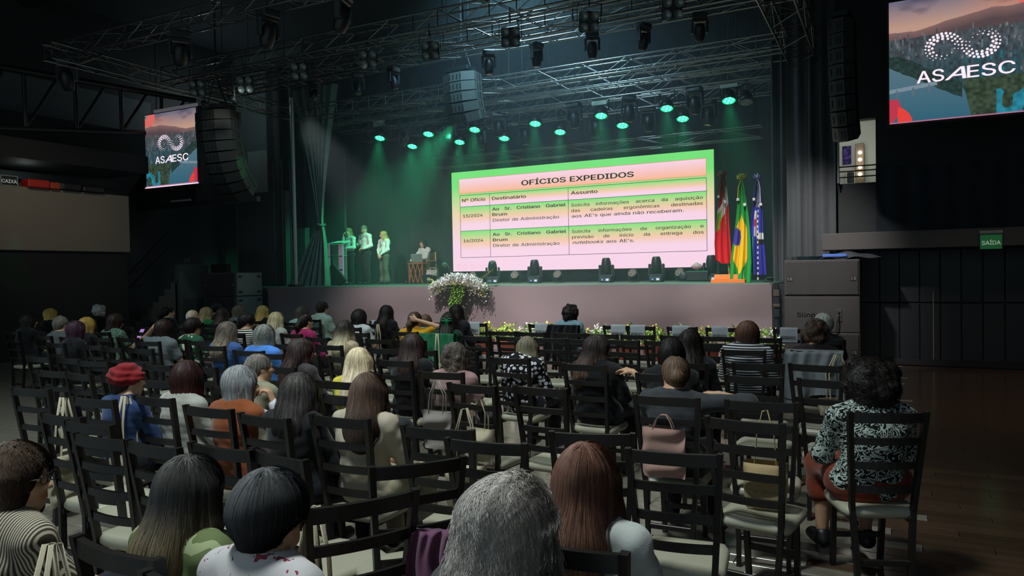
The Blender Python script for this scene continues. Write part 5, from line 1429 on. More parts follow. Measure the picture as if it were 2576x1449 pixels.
# flower arrangement on the stage front ------------------------------------------
def leaf_cloud(pts, size, seed, n=5, droop=.4):
    """little folded leaves / petals scattered on the given points, as one mesh"""
    rr = np.random.default_rng(seed); vs = []; fs = []
    for p in pts:
        s = size*(.6+.8*rr.random()); a = rr.random()*6.28; el = (rr.random()-.35)*1.6
        d = np.array([math.cos(a)*math.cos(el), math.sin(a)*math.cos(el), math.sin(el)-droop*.5]); d /= np.linalg.norm(d)
        sd = np.cross(d, [0, 0, 1.0]); sd = sd/(np.linalg.norm(sd)+1e-6); up = np.cross(sd, d)
        b = len(vs)
        vs += [p, p+d*s*.5+sd*s*.28+up*s*.08, p+d*s, p+d*s*.5-sd*s*.28+up*s*.08]
        fs += [(b, b+1, b+2), (b, b+2, b+3)]
    me = bpy.data.meshes.new('foliage'); me.from_pydata([tuple(v) for v in vs], [], fs); me.update(); return me
M_leaf = mat('leaf_green', '#86b046', .6, var=.5, scale=14); M_leafd = mat('leaf_dark', '#45602e', .6, var=.4, scale=14)
M_pet = mat('petal_white', '#fffaf0', .6, var=.12, scale=20); M_pety = mat('petal_yellow', '#e6cf52', .6, var=.3, scale=20)
fc = aty(1160, 705, 13.72)
fa = thing('flower_arrangement', 'big white flower arrangement with trailing greenery on the stage front', 'flowers', (fc.x, 13.72, STG))
rg = np.random.default_rng(3)
MB().box((0, .02, .0), (.7, .16, .14), .03).obj('trough', mat('trough_dark', '#2a2f24', .8), fa)
def cloud(n, fn): return [np.array(fn(*rg.random(4))) for _ in range(n)]
top = cloud(3400, lambda a, b, c, d: ((a-.5)*1.3, (b-.5)*.4-.10, .02+.24*c*(1-(2*a-1)**2*.6)-.14*abs(2*a-1)**2))
link('blossom', leaf_cloud(top, .05, 1, droop=-.3), M_pet, fa, kind='stuff')
lowf = cloud(500, lambda a, b, c, d: ((a-.5)*1.45, -.12-.08*b, .05-.35*abs(2*a-1)**1.5*c-.1*d))
link('blossom', leaf_cloud(lowf, .05, 2), M_pet, fa, kind='stuff')
lowy = cloud(220, lambda a, b, c, d: ((a-.5)*1.35, -.2-.05*b, .1-.3*abs(2*a-1)**1.5*c-.06*d))
link('yellow_blossom', leaf_cloud(lowy, .045, 12), M_pety, fa, kind='stuff')
lf = cloud(220, lambda a, b, c, d: ((a-.5)*1.4, -.1+(b-.5)*.2, .1*c-.32*abs(2*a-1)*d))
link('leaves', leaf_cloud(lf, .07, 3), M_leaf, fa, kind='stuff')
tr = cloud(2200, lambda a, b, c, d: ((a-.5)*(.36-.16*b)+.05*math.sin(b*7)-.03, -.14-.07*c, .05-.75*b**1.1))
link('trailing_leaves', leaf_cloud(tr, .05, 4, droop=1.2), M_leaf, fa, kind='stuff')
dk = cloud(80, lambda a, b, c, d: ((a-.5)*1.2, -.1-.03*c, -.05-.5*b*(.3+d)))
link('dry_sprigs', leaf_cloud(dk, .06, 5, droop=2.0), mat('sprig_grey', '#7c766c', .8), fa, kind='stuff')
for s, ex in ((-1, (-.82, -.1, .12)), (1, (.85, -.1, .32))):
    MB().tube([(s*.4, -.06, .05), (s*.6, -.08, .12+.04*s), ex], .01, 5).obj('stem', M_leafd, fa)
    st_ = [np.array([s*.4, -.06, .05])*(1-q)+np.array(ex)*q+np.array([0, 0, .02]) for q in np.linspace(.3, 1, 30)]
    link('stem_blossom', leaf_cloud(st_, .04, 6+s), M_pety, fa, kind='stuff')
# planters along the stage foot ---------------------------------------------------
for i in range(12):
    x = -7.35+i*.50
    t = thing('planter', f'low terracotta planter of yellow-green flowers at the stage foot, {ORD[i]} from the left', 'planter', (x, 13.05+.04*((i*7) % 3), 0), 0, 'planters at the stage foot', (1.15, 1.15, 1.3))
    MB().lathe([(0, .005), (.14, .005), (.17, .2), (.18, .2), (.18, .225), (.15, .225), (.14, .2), (0, .2)], 14).obj('pot', mat('terracotta', '#b0583a', .8), t)
    pts = cloud(170, lambda a, b, c, d: ((a-.5)*.46*(.6+.4*c), (b-.5)*.36, .2+.27*c*(1-.6*abs(2*a-1))))
    link('leaves', leaf_cloud(pts, .085, 20+i, droop=-.2), M_leaf, t, kind='stuff')
    pts = cloud(70, lambda a, b, c, d: ((a-.5)*.44, (b-.5)*.34-.03, .3+.2*c*(1-.5*abs(2*a-1))))
    link('blossom', leaf_cloud(pts, .06, 40+i, droop=-.4), (M_pety, M_pety, M_pet)[i % 3], t, kind='stuff')
# thin stage haze filling the hall --------------------------------------------------
def haze():
    m = bpy.data.materials.new('stage_haze'); m.use_nodes = True; nt = m.node_tree; nt.nodes.remove(nt.nodes['Principled BSDF'])
    v = nt.nodes.new('ShaderNodeVolumeScatter'); v.inputs['Color'].default_value = (.72, .95, 1.0, 1); v.inputs['Density'].default_value = HAZE; v.inputs['Anisotropy'].default_value = .25
    nt.links.new(v.outputs[0], nt.nodes['Material Output'].inputs['Volume'])
    one('haze', m, None, (-7.6, 15.3, 4.2), (12.9, 6.0, 8.2), label='thin bluish stage haze hanging before the stage', cat='haze', kind='stuff')
HAZE = 0.023
if HAZE: haze()
# ================================================================== chairs
M_ch = mat('chair_black_wood', '#15120f', .42, var=.25, scale=9, spec=.55)
M_cu = mat('seat_vinyl', '#a9a592', .38, var=.07, scale=6, bump=.15, bscale=30)
RAIL_Y, SEATZ, TOPZ = -.25, .43, .93
def post_x(z): return .130+.050*min(1, max(0, (z-.15)/(TOPZ-.15)))   # posts splay outwards towards the top
def post_y(z): return -.19-.075*max(0, (z-.42)/(TOPZ-.42))**1.1-.02*max(0, (.42-z)/.42)
def slat(z, h, th, bow):
    x = post_x(z)+.004; y = post_y(z)
    n = 8; mb = MB(); vs = []
    for i in range(n+1):
        u = -1+2*i/n; yy = y-bow*(1-u*u)
        for (dy, dz) in ((-th/2, -h/2), (th/2, -h/2), (th/2, h/2), (-th/2, h/2)): vs.append((x*u, yy+dy, z+dz))
    fs = [(4*i+k, 4*i+(k+1) % 4, 4*(i+1)+(k+1) % 4, 4*(i+1)+k) for i in range(n) for k in range(4)]
    fs = [f[::-1] for f in fs]+[(0, 1, 2, 3), (4*n+3, 4*n+2, 4*n+1, 4*n)]
    return mb.add(vs, fs).mesh('slat')
def bar_mesh(pts, w, d):
    mb = MB(); vs = []
    for (x, y, z) in pts:
        for (dx, dy) in ((-w/2, -d/2), (w/2, -d/2), (w/2, d/2), (-w/2, d/2)): vs.append((x+dx, y+dy, z))
    m = len(pts)
    fs = [(4*i+k, 4*i+(k+1) % 4, 4*(i+1)+(k+1) % 4, 4*(i+1)+k) for i in range(m-1) for k in range(4)]+[(3, 2, 1, 0), tuple(4*(m-1)+k for k in range(4))]
    return mb.add(vs, fs).mesh('post')
CH = []
for s in (-1, 1):
    zs_ = [0, .15, .42, .6, .78, TOPZ+.005]
    CH.append(('post', bar_mesh([(s*post_x(z), post_y(z), z) for z in zs_], .024, .034), M_ch))
    CH.append(('leg', bar_mesh([(s*.125, .17, 0), (s*.13, .13, .40)], .026, .032), M_ch))
    CH.append(('side_rail', MB().box((s*.138, -.02, .375), (.024, .36, .035), .004).mesh('side_rail'), M_ch))
CH.append(('top_rail', slat(TOPZ-.025, .049, .022, .022), M_ch))
for z, h in ((.785, .036), (.66, .036), (.535, .036)): CH.append(('slat', slat(z, h, .016, .02), M_ch))
CH.append(('stretcher', MB().box((0, .155, .18), (.25, .022, .03), .003).mesh('stretcher'), M_ch))
CH.append(('stretcher', MB().box((0, -.2, .16), (.27, .02, .03), .003).mesh('stretcher'), M_ch))
def cushion(u, v):
    a = 2*PI*u; c, s = math.cos(a), math.sin(a)
    r = 1/max(abs(c)**8+abs(s)**8, 1e-9)**(1/8)
    t = math.sin(v*PI/2); e = (1-(1-min(1, v*1.0))**2)
    k = [(0, 0), (.93, 0), (1.0, .018), (1.0, .035), (.94, .052), (.7, .058), (0, .060)]
    f = v*(len(k)-1); i = min(len(k)-2, int(f)); q = f-i
    rr = k[i][0]*(1-q)+k[i+1][0]*q; zz = k[i][1]*(1-q)+k[i+1][1]*q
    return (c*r*rr*.185, -.005+s*r*rr*.19, SEATZ-.052+zz)
CH.append(('seat_cushion', MB().grid(cushion, 32, 12, closeu=True).mesh('seat_cushion'), M_cu))
ch_proto = None
N_CH = [0]
def chair(x, y, rz, label, group='black folding chairs'):
    """x, y: seat centre"""
    t = thing('folding_chair', label, 'chair', (x, y, 0), rz, group)
    for n, me, m in CH: link(n, me, m, t)
    N_CH[0] += 1; return t
def chair_px(xl, yl, xr, yr, label, group='black folding chairs', rz=None, push=0.0):
    """chair whose top rail ends show at these two points"""
    a = atz(xl, yl, TOPZ-.005); b = atz(xr, yr, TOPZ-.005); m = (a+b)/2
    r = math.atan2(b.y-a.y, b.x-a.x) if rz is None else rz
    r = max(-.35, min(.35, r)) if rz is None else r
    c = m-Matrix.Rotation(r, 3, 'Z') @ Vector((0, RAIL_Y, 0))
    return chair(c.x, c.y, r, label, group), c, r
# ================================================================== the audience
SEATS = []      # occupied / placed chairs (x, y)
def qyaw(a, st=20): return R(round(math.degrees(a)/st)*st)
POSE = {
 'seat': {},
 'lean': dict(hd=(.02, .03, 1.075), nk1=(.01, -.005, 1.01)),
 'handhead': dict(elR=(.37, -.03, 1.03), wrR=(.10, -.135, 1.125), hdR=(-1, .05, .12), hnR=(-.1, 1, 0), curl=.35),
 'handheadL': dict(elL=(-.34, -.0, .99), wrL=(-.09, -.10, 1.13), hdL=(1, .0, .2), hnL=(.1, 1, 0), curl=.35),
 'chin': dict(elR=(.24, .16, .79), wrR=(.145, .125, .965), hdR=(-.45, -.05, 1), hnR=(-.8, -.4, .0), curl=.8),
 'gesture': dict(elR=(.27, .16, .84), wrR=(.30, .27, 1.03), hdR=(-.1, .1, 1), hnR=(-.6, .6, 0), curl=.35),
 'reachL': dict(elL=(-.24, .05, .85), wrL=(-.37, .14, .93), hdL=(-1, .3, .15), hnL=(0, .2, -1), curl=.4),
 'armR': dict(shR=(.165, -.06, .925), elR=(.44, .03, .93), wrR=(.235, .17, .955), hdR=(-1, .3, 0), hnR=(0, 0, -1), curl=.5),
 'phone': dict(elR=(.215, .08, .70), wrR=(.10, .29, .80), elL=(-.215, .08, .70), wrL=(-.08, .29, .78), hdL=(.4, 1, .5), hdR=(-.4, 1, .5), hnL=(0, -.5, 1), hnR=(0, -.5, 1), nod=R(-12)),
}
def seated(label, px, py, hair, top, zt=None, det=None, yaw=None, nod=0, pose='seat', short=None, rz=None, chair_label=True, face=None, **kw):
    v = hair[3] if hair else .02
    y1 = atz(px, py, 1.2).y
    if zt is None: zt = 1.14 if y1 < 5 else 1.175
    p = atz(px, py, zt)
    k_ = FPX/max(.5, p.to_2d().dot(_Fv.to_2d()))
    if det is None: det = 0 if k_ < 235 else 1
    s = (zt-SEATZ)/(1.227+v-SEATZ)
    if rz is None: rz = R(random.uniform(-5, 5))
    if yaw is None: yaw = math.atan2(-(-7.4-p.x), 17.8-p.y)*.75-rz
    J = seat_joints(**{**POSE[pose], **dict(yaw=qyaw(yaw), nod=POSE[pose].get('nod', 0.)+R(nod))})
    t, HM = person(label, (p.x, p.y, 0), rz, pose, J, hair, top, det=det, sc=s, zlift=(1-s)*SEATZ, seed=len(label), group='seated audience', **kw)
    if chair_label:
        chair(p.x-math.sin(rz)*.0, p.y+.015, rz, 'black slatted folding chair under the '+(short or label), 'occupied folding chairs')
    SEATS.append((p.x, p.y))
    return t, HM, p, s
C = cloth
W_ = lambda n, c, **k: C('wear_'+n, c, **k)
BLK = W_('black', '#17181c'); DRK = W_('dark', '#23252c')
# ---- far left block
seated('person in black raising one hand, far left of the audience', 75, 788, ('bob', '#1a1614', None, .012, .13), (BLK, 'long'), pose='gesture', fine=True, short='person raising one hand')
seated('person in black directly beyond the raised hand at the far left', 130, 775, ('bob', '#c9a95c', '#d8bd74', .008, .13), (BLK, 'long'), short='person beyond the raised hand')
seated('person in a grey t-shirt beside the raised hand', 157, 795, ('male', '#6a625a', None, .0, 0), (W_('greytee', '#5c5f63'), 'short'), short='person in a grey t-shirt')
seated('person in black behind the grey t-shirt, mostly hidden', 195, 806, ('bob', '#3a2030', None, .005, .1), (BLK, 'long'), short='mostly hidden person behind the grey t-shirt')
seated('person in a black top left of the green patterned dress', 222, 797, ('bob', '#9a7a3c', '#b08a48', .006, .1), (BLK, 'long'), short='person left of the green patterned dress')
seated('person with glasses in black, beyond the green patterned dress', 252, 767, ('curly', '#c9c9c4', None, .01, .03), (BLK, 'long'), glasses=True, short='person beyond the green patterned dress')
tp7, _, p7, s7 = seated('person in a green patterned dress holding a phone', 292, 788, ('bob', '#2a1c18', None, .012, .12), (C('dress_green', '#7a9a86', '#3c5448', 'blot', 60), 'short'), pose='phone', fine=True, short='person in the green patterned dress')
seated('person in black seen in profile near the grey steps', 425, 770, ('pony', '#14100e', None, .0, .14), (BLK, 'long'), yaw=R(-30), short='person in profile near the steps')
seated('person in a grey top with an arm raised behind the head', 415, 802, ('bob', '#241614', None, .008, .13), (W_('greytop', '#6c7276'), 'short'), pose='handheadL', fine=True, short='person with an arm raised behind the head')
seated('person in black far back, between the grey top and the leaf print', 487, 780, ('male', '#c9b8a8', None, -.012, 0), (BLK, 'long'), short='person far back beside the leaf print')
seated('person in a green and white leaf print shirt', 488, 798, ('male', '#1a1412', None, .012, 0), (C('leafprint', '#2c5a40', '#d6d2c4', 'blot', 9, thr=.56), 'short'), short='person in the leaf print shirt')
seated('person in a plain green long-sleeved top near the left speakers', 522, 772, ('long', '#8d7a58', '#b8a888', .0, .26), (W_('greentop', '#1f7a40'), 'long'), short='person in the plain green top')
seated('person with glasses in dark clothes right of the green top', 562, 774, ('long', '#2a2320', '#4a3a30', .0, .2), (DRK, 'long'), glasses=True, short='person right of the green top')
seated('person in dark clothes far back behind the green top', 545, 760, ('male', '#1a1c1f', None, .012, 0), (DRK, 'long'), zt=1.2, short='person far back behind the green top')
seated('person in a plain grey top near the left speakers', 602, 768, ('bob', '#5a5246', '#7a6e5c', .004, .14), (W_('ashgrey', '#777a7c'), 'long'), short='person in the plain grey top')
seated('person with glasses in a black and white striped top, head bowed', 623, 788, ('short', '#140f0e', None, .01, 0), (C('stripes_bw', '#d8d4cc', '#1c1c20', 'stripe', 34, 2), 'short'), yaw=R(-35), nod=-15, glasses=True, short='person in the black and white striped top')
seated('person in black between the striped top and the light grey top', 663, 768, ('long', '#a88d50', '#c9a560', -.002, .2), (BLK, 'long'), short='person right of the striped top')
seated('person in a light grey top left of the magenta top', 697, 784, ('long', '#a89a78', '#b8ac92', .006, .2), (W_('lightgrey', '#a9a9a4'), 'long'), short='person left of the magenta top')
seated('person in a blue denim shirt on the left', 575, 808, ('wavy', '#5a5148', '#8a7c68', .014, .22), (W_('denim', '#3a5a94'), 'long'), hairkw=dict(curl=1.0, frizz=.008), det=1, short='person in the denim shirt')
seated('person in a bright blue short-sleeved shirt', 668, 815, ('bob', '#6a6c6a', '#8d908c', .012, .12), (W_('brightblue', '#4d84d8'), 'short'), hairkw=dict(curl=.8, frizz=.006), det=1, short='person in the bright blue shirt')
seated('person in a pale teal shirt near the stage, left part', 760, 770, ('bob', '#4a443c', '#5c5448', .0, .14), (W_('paleteal', '#a9c9c0'), 'short'), short='person in the pale teal shirt')
seated('person in a magenta top left of the satin top', 770, 788, ('pony', '#191413', None, .0, .1), (W_('magenta', '#9a2458'), 'mid'), short='person in the magenta top')
seated('person in a pale green collared shirt in the front rows', 813, 758, ('male', '#2c261f', None, .0, 0), (W_('palegreen', '#b8cfc0'), 'short'), zt=1.22, yaw=R(-10), collar=True, short='person in the pale green collared shirt')
seated('person in a white top right of the satin top', 905, 777, ('bob', '#1c1718', None, .018, .1), (W_('whitetop', '#cdd0d2'), 'short'), short='person in the white top near the stage')
seated('person in black below the stage, left of the mustard t-shirt', 975, 767, ('long', '#18140f', '#241a16', .004, .3), (BLK, 'long'), zt=1.2, short='person left of the mustard t-shirt')
seated('person in a mustard t-shirt with one hand on the head', 1045, 783, ('pony', '#4a3a30', '#5a463a', .006, .22), (W_('mustard', '#d29a1e'), 'short'), pose='handhead', fine=True, det=1, short='person in the mustard t-shirt')
seated('person in a light blue jacket beside the mustard t-shirt', 1072, 790, ('bob', '#5a4638', None, .0, .08), (W_('lightblue', '#6fa9bf'), 'long'), zt=1.10, short='person in the light blue jacket')
tpb, HMb, pb_, sb_ = seated('person with a green hair ribbon and dark green top', 1130, 785, ('long', '#191513', None, .006, .22), (W_('darkgreen', '#14342a'), 'short'), det=1, short='person with the green hair ribbon')
seated('person in dark clothes right before the flower arrangement', 1150, 765, ('long', '#1a1513', '#2a1c18', .004, .32), (DRK, 'long'), zt=1.21, short='person before the flower arrangement')
seated('person in a shiny satin beige top', 870, 805, ('long', '#241e1a', '#b8a88c', .002, .22), (C('satin', '#a8957c', rough=.35), 'mid'), det=1, hairkw=dict(mid=.45), short='person in the satin beige top')
# ---- middle block
seated('person with glasses in a charcoal top left of the yellow top', 760, 850, ('wavy', '#2a1c1a', '#3a2420', .014, .30), (W_('charcoal', '#3a3438'), 'long'), yaw=R(-25), glasses=True, short='person in the charcoal top')
seated('person in a yellow short-sleeved top', 905, 873, ('long', '#c9b89a', '#d8c9b0', .002, .30), (W_('yellow', '#c9ba40'), 'short'), short='person in the yellow top')
seated('person in a black jacket left of the terracotta top', 1040, 838, ('long', '#2a1e1c', '#3a2824', .006, .2), (BLK, 'long'), wide=1.18, short='person in the black jacket')
seated('person in a terracotta pink top', 1148, 863, ('curly', '#4a423c', '#7a6a5c', .012, .08), (W_('terracotta', '#9a7a78'), 'short'), zt=1.12, hairkw=dict(curl=1.2, frizz=.012), short='person in the terracotta top')
seated('person in a black blouse with white polka dots', 1318, 838, ('long', '#6a6450', '#8a8068', .0, .28), (C('polka', '#16161c', '#d4d2d8', 'dots', 24, thr=.45), 'long'), pose='lean', wide=1.1, zt=1.12, short='person in the polka dot blouse')
seated('person in a collared light blue shirt in the front row', 1435, 766, ('curly', '#2c2624', None, .006, .12), (W_('sky', '#8fb4bf'), 'long'), zt=1.195, det=1, hairkw=dict(curl=1.2, frizz=.008), collar=True, short='front row person in light blue')
seated('person in black with head turned right, beside the polka dots', 1505, 842, ('wavy', '#2c2320', '#5a4438', .008, .28), (BLK, 'long'), yaw=R(-50), wide=1.1, short='person in black with head turned right')
seated('person in long-sleeved black beside the stretched arm, tote straps behind', 1735, 827, ('long', '#17130f', '#221a17', .002, .24), (BLK, 'long'), short='person in black with tote straps behind')
seated('person in a black t-shirt stretching an arm over the next chair', 1690, 850, ('bob', '#15120f', None, .004, .08), (BLK, 'short'), pose='reachL', fine=True, zt=1.16, short='person stretching an arm')
seated('person in a dark knitted sweater resting an arm on a chair', 1700, 893, ('bun', '#5a4638', '#6a523f', .006, 0), (C('knit', '#3a3c40', var=.4), 'mid'), pose='armR', fine=True, wide=1.06, yaw=R(20), glasses=True, short='person in the dark knitted sweater')
seated('person in a navy and white striped shirt', 1880, 806, ('bob', '#5a3c30', '#3a2822', .004, .14), (C('stripes_nv', '#cfd0d4', '#20232c', 'stripe', 40, 2), 'mid'), wide=1.08, short='person in the navy and white stripes')
seated('person in a sleeveless top seated before the hung grey jacket', 2050, 808, ('curly', '#4a3a30', '#5c4638', .008, .03), (W_('tanktop', '#2a2226'), 'none'), zt=1.17, hairkw=dict(curl=1.2, frizz=.01), det=1, short='person in the sleeveless top')
seated('person in black beside the right speaker stack', 2070, 787, ('short', '#b9b9b2', None, .012, 0), (BLK, 'long'), zt=1.18, det=1, short='person beside the right speaker stack')
seated('person in a red beret and blue jacket', 327, 912, None, (W_('bluejacket', '#2a3f6a'), 'long'), zt=1.12, glasses=True, yaw=R(-20), short='person in the red beret')
BER = SEATS[-1]
seated('person in a light grey top right of the red beret', 475, 905, ('bob', '#2a1513', '#421a18', .016, .13), (W_('pearl', '#a5a39c'), 'long'), zt=1.13, short='person right of the red beret')
seated('person in a rust vest with white sleeves, hand at the chin', 610, 917, ('bob', '#7f8082', '#909092', .008, .13), (W_('rustvest', '#8a4a28'), 'none'), zt=1.14, yaw=R(-15), pose='chin', fine=True, short='person in the rust vest')
RUST = (atz(610, 917, 1.14), )
seated('person with glasses in an oat-coloured top, seen in profile', 655, 888, ('pony', '#6a6660', '#8a857c', .0, .05), (W_('oat', '#8a8570'), 'long'), zt=1.13, yaw=R(-30), glasses=True, short='person in the oat-coloured top')
seated('person in black right of the rust vest', 755, 935, ('long', '#3a3634', '#241c1c', .006, .2), (BLK, 'long'), zt=1.13, wide=1.12, short='person right of the rust vest')
seated('person in a cream sweater seen from behind', 930, 935, ('long', '#5a463c', '#3a2c26', .004, .26), (W_('cream', '#b8ab98'), 'mid'), zt=1.13, wide=1.08, det=2, bottom='#b0a890', short='person in the cream sweater')
seated('person in a black and white damask blouse and rust skirt', 2180, 900, ('afro', '#1a1512', None, .03, .08), (C('damask', '#14181a', '#b9c4bc', 'swirl', 17, thr=.52), 'mid'), zt=1.17, wide=1.12, skirt=True, bottom='#7a3320', rz=R(22), yaw=R(12), hairkw=dict(curl=1.5, frizz=.015), short='person in the damask blouse')
# ---- foreground
seated('person in profile with glasses and a brown-cream striped shirt', 50, 1108, ('bob', '#4a3a30', '#5c4a3e', .014, .13), (C('stripes_br', '#bdb2a0', '#4c4238', 'stripe', 105, 0), 'long'), zt=1.15, det=2, yaw=R(-60), eyes=True, glasses=True, fine=True, collar=True, hairkw=dict(curl=.6), short='person in the brown striped shirt')
seated('foreground person in a green print top', 490, 1140, ('long', '#3c3a38', '#a08a66', .008, .34), (C('greenprint', '#66724a', '#9aa27a', 'blot', 12, thr=.5), 'short'), zt=1.13, det=2, hairkw=dict(mid=.5), yaw=R(-10), short='foreground person in green print')
seated('foreground person in a white shirt with red floral print', 690, 1174, ('short', '#4c4c4e', '#232326', .016, 0), (C('floral', '#c4bec0', '#8a3a48', 'blot', 26, thr=.66), 'short'), zt=1.15, det=2, yaw=R(5), hairkw=dict(mid=.45), short='foreground person in floral white')
seated('foreground person in a dark grey top at the lower middle', 1285, 1190, ('wavy', '#9c948e', '#857c74', .030, .22), (W_('fggrey', '#4a4a4c'), 'short'), zt=1.15, det=2, yaw=R(-5), hairkw=dict(curl=.9, frizz=.028, nstr=3800), short='foreground person in dark grey')
seated('foreground person in a plain white top beside the dark grey one', 1480, 1110, ('long', '#6c4a3e', '#a8866a', .006, .36), (W_('fgwhite', '#b9bcb8'), 'short'), zt=1.15, det=2, yaw=R(-8), hairkw=dict(mid=.6), short='foreground person in plain white')

# beret, ribbon, shirt sleeves and other worn extras --------------------------------
for o in list(bpy.data.objects):
    if o.get('label') == 'person in a red beret and blue jacket': bt = o
Jb = seat_joints(yaw=qyaw(R(-20)))
HMb2 = Matrix.Translation(Jb['hd']) @ Matrix(head_rot(Jb).tolist()).to_4x4()
Pb = [ell((0, -.02, .045), (.096, .115, .098), .02), cap((-.03, -.10, .05), (.06, -.09, .03), .045, .04, .03), cap((.085, .0, .03), (.09, .06, .05), .03, .026, .02), ell((0, .03, -.075), (.12, .14, .075), .015, None, True), ell((0, -.0, -.03), (.07, .085, .08), .01, None, True)]
D_, lo_ = sdf_field(Pb, .008); V_, F_ = surface_nets(D_, lo_, .008)
g_ = grad(D_, lo_, .008, V_); V_ = V_+g_*(.006*np.sin(V_[:, 2]*150+V_[:, 0]*40)+wrinkle(V_, .006, 60, 2))[:, None]
o = link('beret', np_mesh('beret', V_, F_), W_('redberet', '#7c161b'), bt); o.matrix_local = HMb2
o = link('hair', hair_mesh('short', -.006, 0, 1, 2)[0], hairmat('#3a2a22'), bt, kind='stuff'); o.matrix_local = HMb2
mb = MB()
for s in (-1, 1):
    mb.tube([(0, -.125, .03), (s*.05, -.135, .055), (s*.07, -.14, .03), (s*.03, -.135, .015), (0, -.125, .03)], .013, 6, flat=.5)
    mb.tube([(0, -.125, .03), (s*.02, -.14, -.05), (s*.035, -.135, -.12)], .015, 6, flat=.3)
o = mb.obj('ribbon_bow', mat('satin_green', '#1f9a5c', .3), tpb); o.matrix_local = HMb
for o in list(bpy.data.objects):
    if o.get('label') == 'person in a rust vest with white sleeves, hand at the chin':
        Jc = seat_joints(**POSE['chin']); P = []
        for s in 'LR':
            a, b, c = (np.array(Jc[q+s]) for q in ('sh', 'el', 'wr')); P += [cap(a, b, .060, .056, .03), cap(b, b+(c-b)*.9, .056, .046, .02)]
        D_, lo_ = sdf_field(P, .011); V_, F_ = surface_nets(D_, lo_, .011)
        link('sleeves', np_mesh('sleeves', V_+grad(D_, lo_, .011, V_)*wrinkle(V_, .006, 45, 1)[:, None], F_), W_('whitesleeve', '#c9c8cf'), o)
ph = thing('smartphone', 'smartphone with a glowing violet screen held in the green dress', 'phone', (p7.x+.02, p7.y+.36, .86), R(10))
MB().box((0, 0, 0), (.075, .012, .155), .004, M=RX(R(-35))).obj('case', M_black, ph); MB().box((0, -.007, 0), (.068, .002, .145), 0, M=RX(R(-35))).obj('screen', emat('phone_screen', '#b98ae0', .8), ph)

# ---- explicit empty chairs near the camera ------------------------------------------
near = [((1579, 1130, 1816, 1146), 'empty black folding chair with a clear white seat, front right'),
        ((1813, 1053, 1937, 1066), 'black folding chair with a cotton bag on its seat, right side'),
        ((1018, 1072, 1192, 1085), 'black folding chair holding a tote bag, beside the cream sweater'),
        ((1140, 1105, 1312, 1118), 'empty black folding chair right of the chair with the tote bag'),
        ((1392, 1088, 1588, 1093), 'empty black folding chair just ahead of the plain white top'),
        ((44, 976, 121, 981), 'empty black folding chair at the left edge, beside the red beret row'),
        ((117, 1040, 208, 1052), 'empty black folding chair, leftmost of the near left row'),
        ((171, 1059, 287, 1073), 'empty black folding chair, second from the left in the near left row'),
        ((199, 1092, 320, 1108), 'empty black folding chair, third from the left in the near left row'),
        ((327, 1108, 459, 1131), 'empty black folding chair right behind the light grey top'),
        ((492, 1115, 635, 1135), 'empty black folding chair right behind the rust vest'),
        ((642, 1129, 776, 1161), 'empty black folding chair behind the person in black beside the rust vest')]
for q, lb in near:
    t, c, r = chair_px(*q, lb, 'empty folding chairs'); SEATS.append((c.x, c.y))
for (xy, rz, lb) in (((-1.52, 1.87), R(58), 'empty black folding chair turned sideways in the foreground, nearer one'), ((-1.62, 2.33), R(50), 'empty black folding chair turned sideways in the foreground, farther one')):
    c = Vector((*xy, 0))-Matrix.Rotation(rz, 3, 'Z') @ Vector((0, RAIL_Y, 0)); chair(c.x, c.y, rz, lb, 'empty folding chairs'); SEATS.append((c.x, c.y))
# ---- rows of empty chairs, filled where nobody sits -----------------------------------
def free(x, y, dx=.40, dy=.52): return all(abs(x-a) > dx or abs(y-b) > dy for a, b in SEATS)
ROWS = [(8.15, -9.6, -.75, 'second'), (7.5, -10.6, -.7, 'third'), (6.8, -11.2, -4.6, 'fourth'), (6.05, -10.4, -.45, 'fifth'), (5.28, -9.0, -.35, 'sixth'), (4.38, -7.4, -.62, 'seventh'), (3.75, -6.3, -2.9, 'eighth'), (3.12, -5.3, -2.3, 'ninth')]
for yy, xa, xb, nm in ROWS:
    x = xb; cnt = 0
    while x > xa:
        if free(x, yy):
            cnt += 1
            chair(x+random.uniform(-.02, .02), yy+random.uniform(-.05, .05), R(random.uniform(-6, 6)), f'empty black folding chair, {ORD[cnt-1]} empty one from the right in the {nm} row', 'empty folding chairs'); SEATS.append((x, yy))
        x -= .435
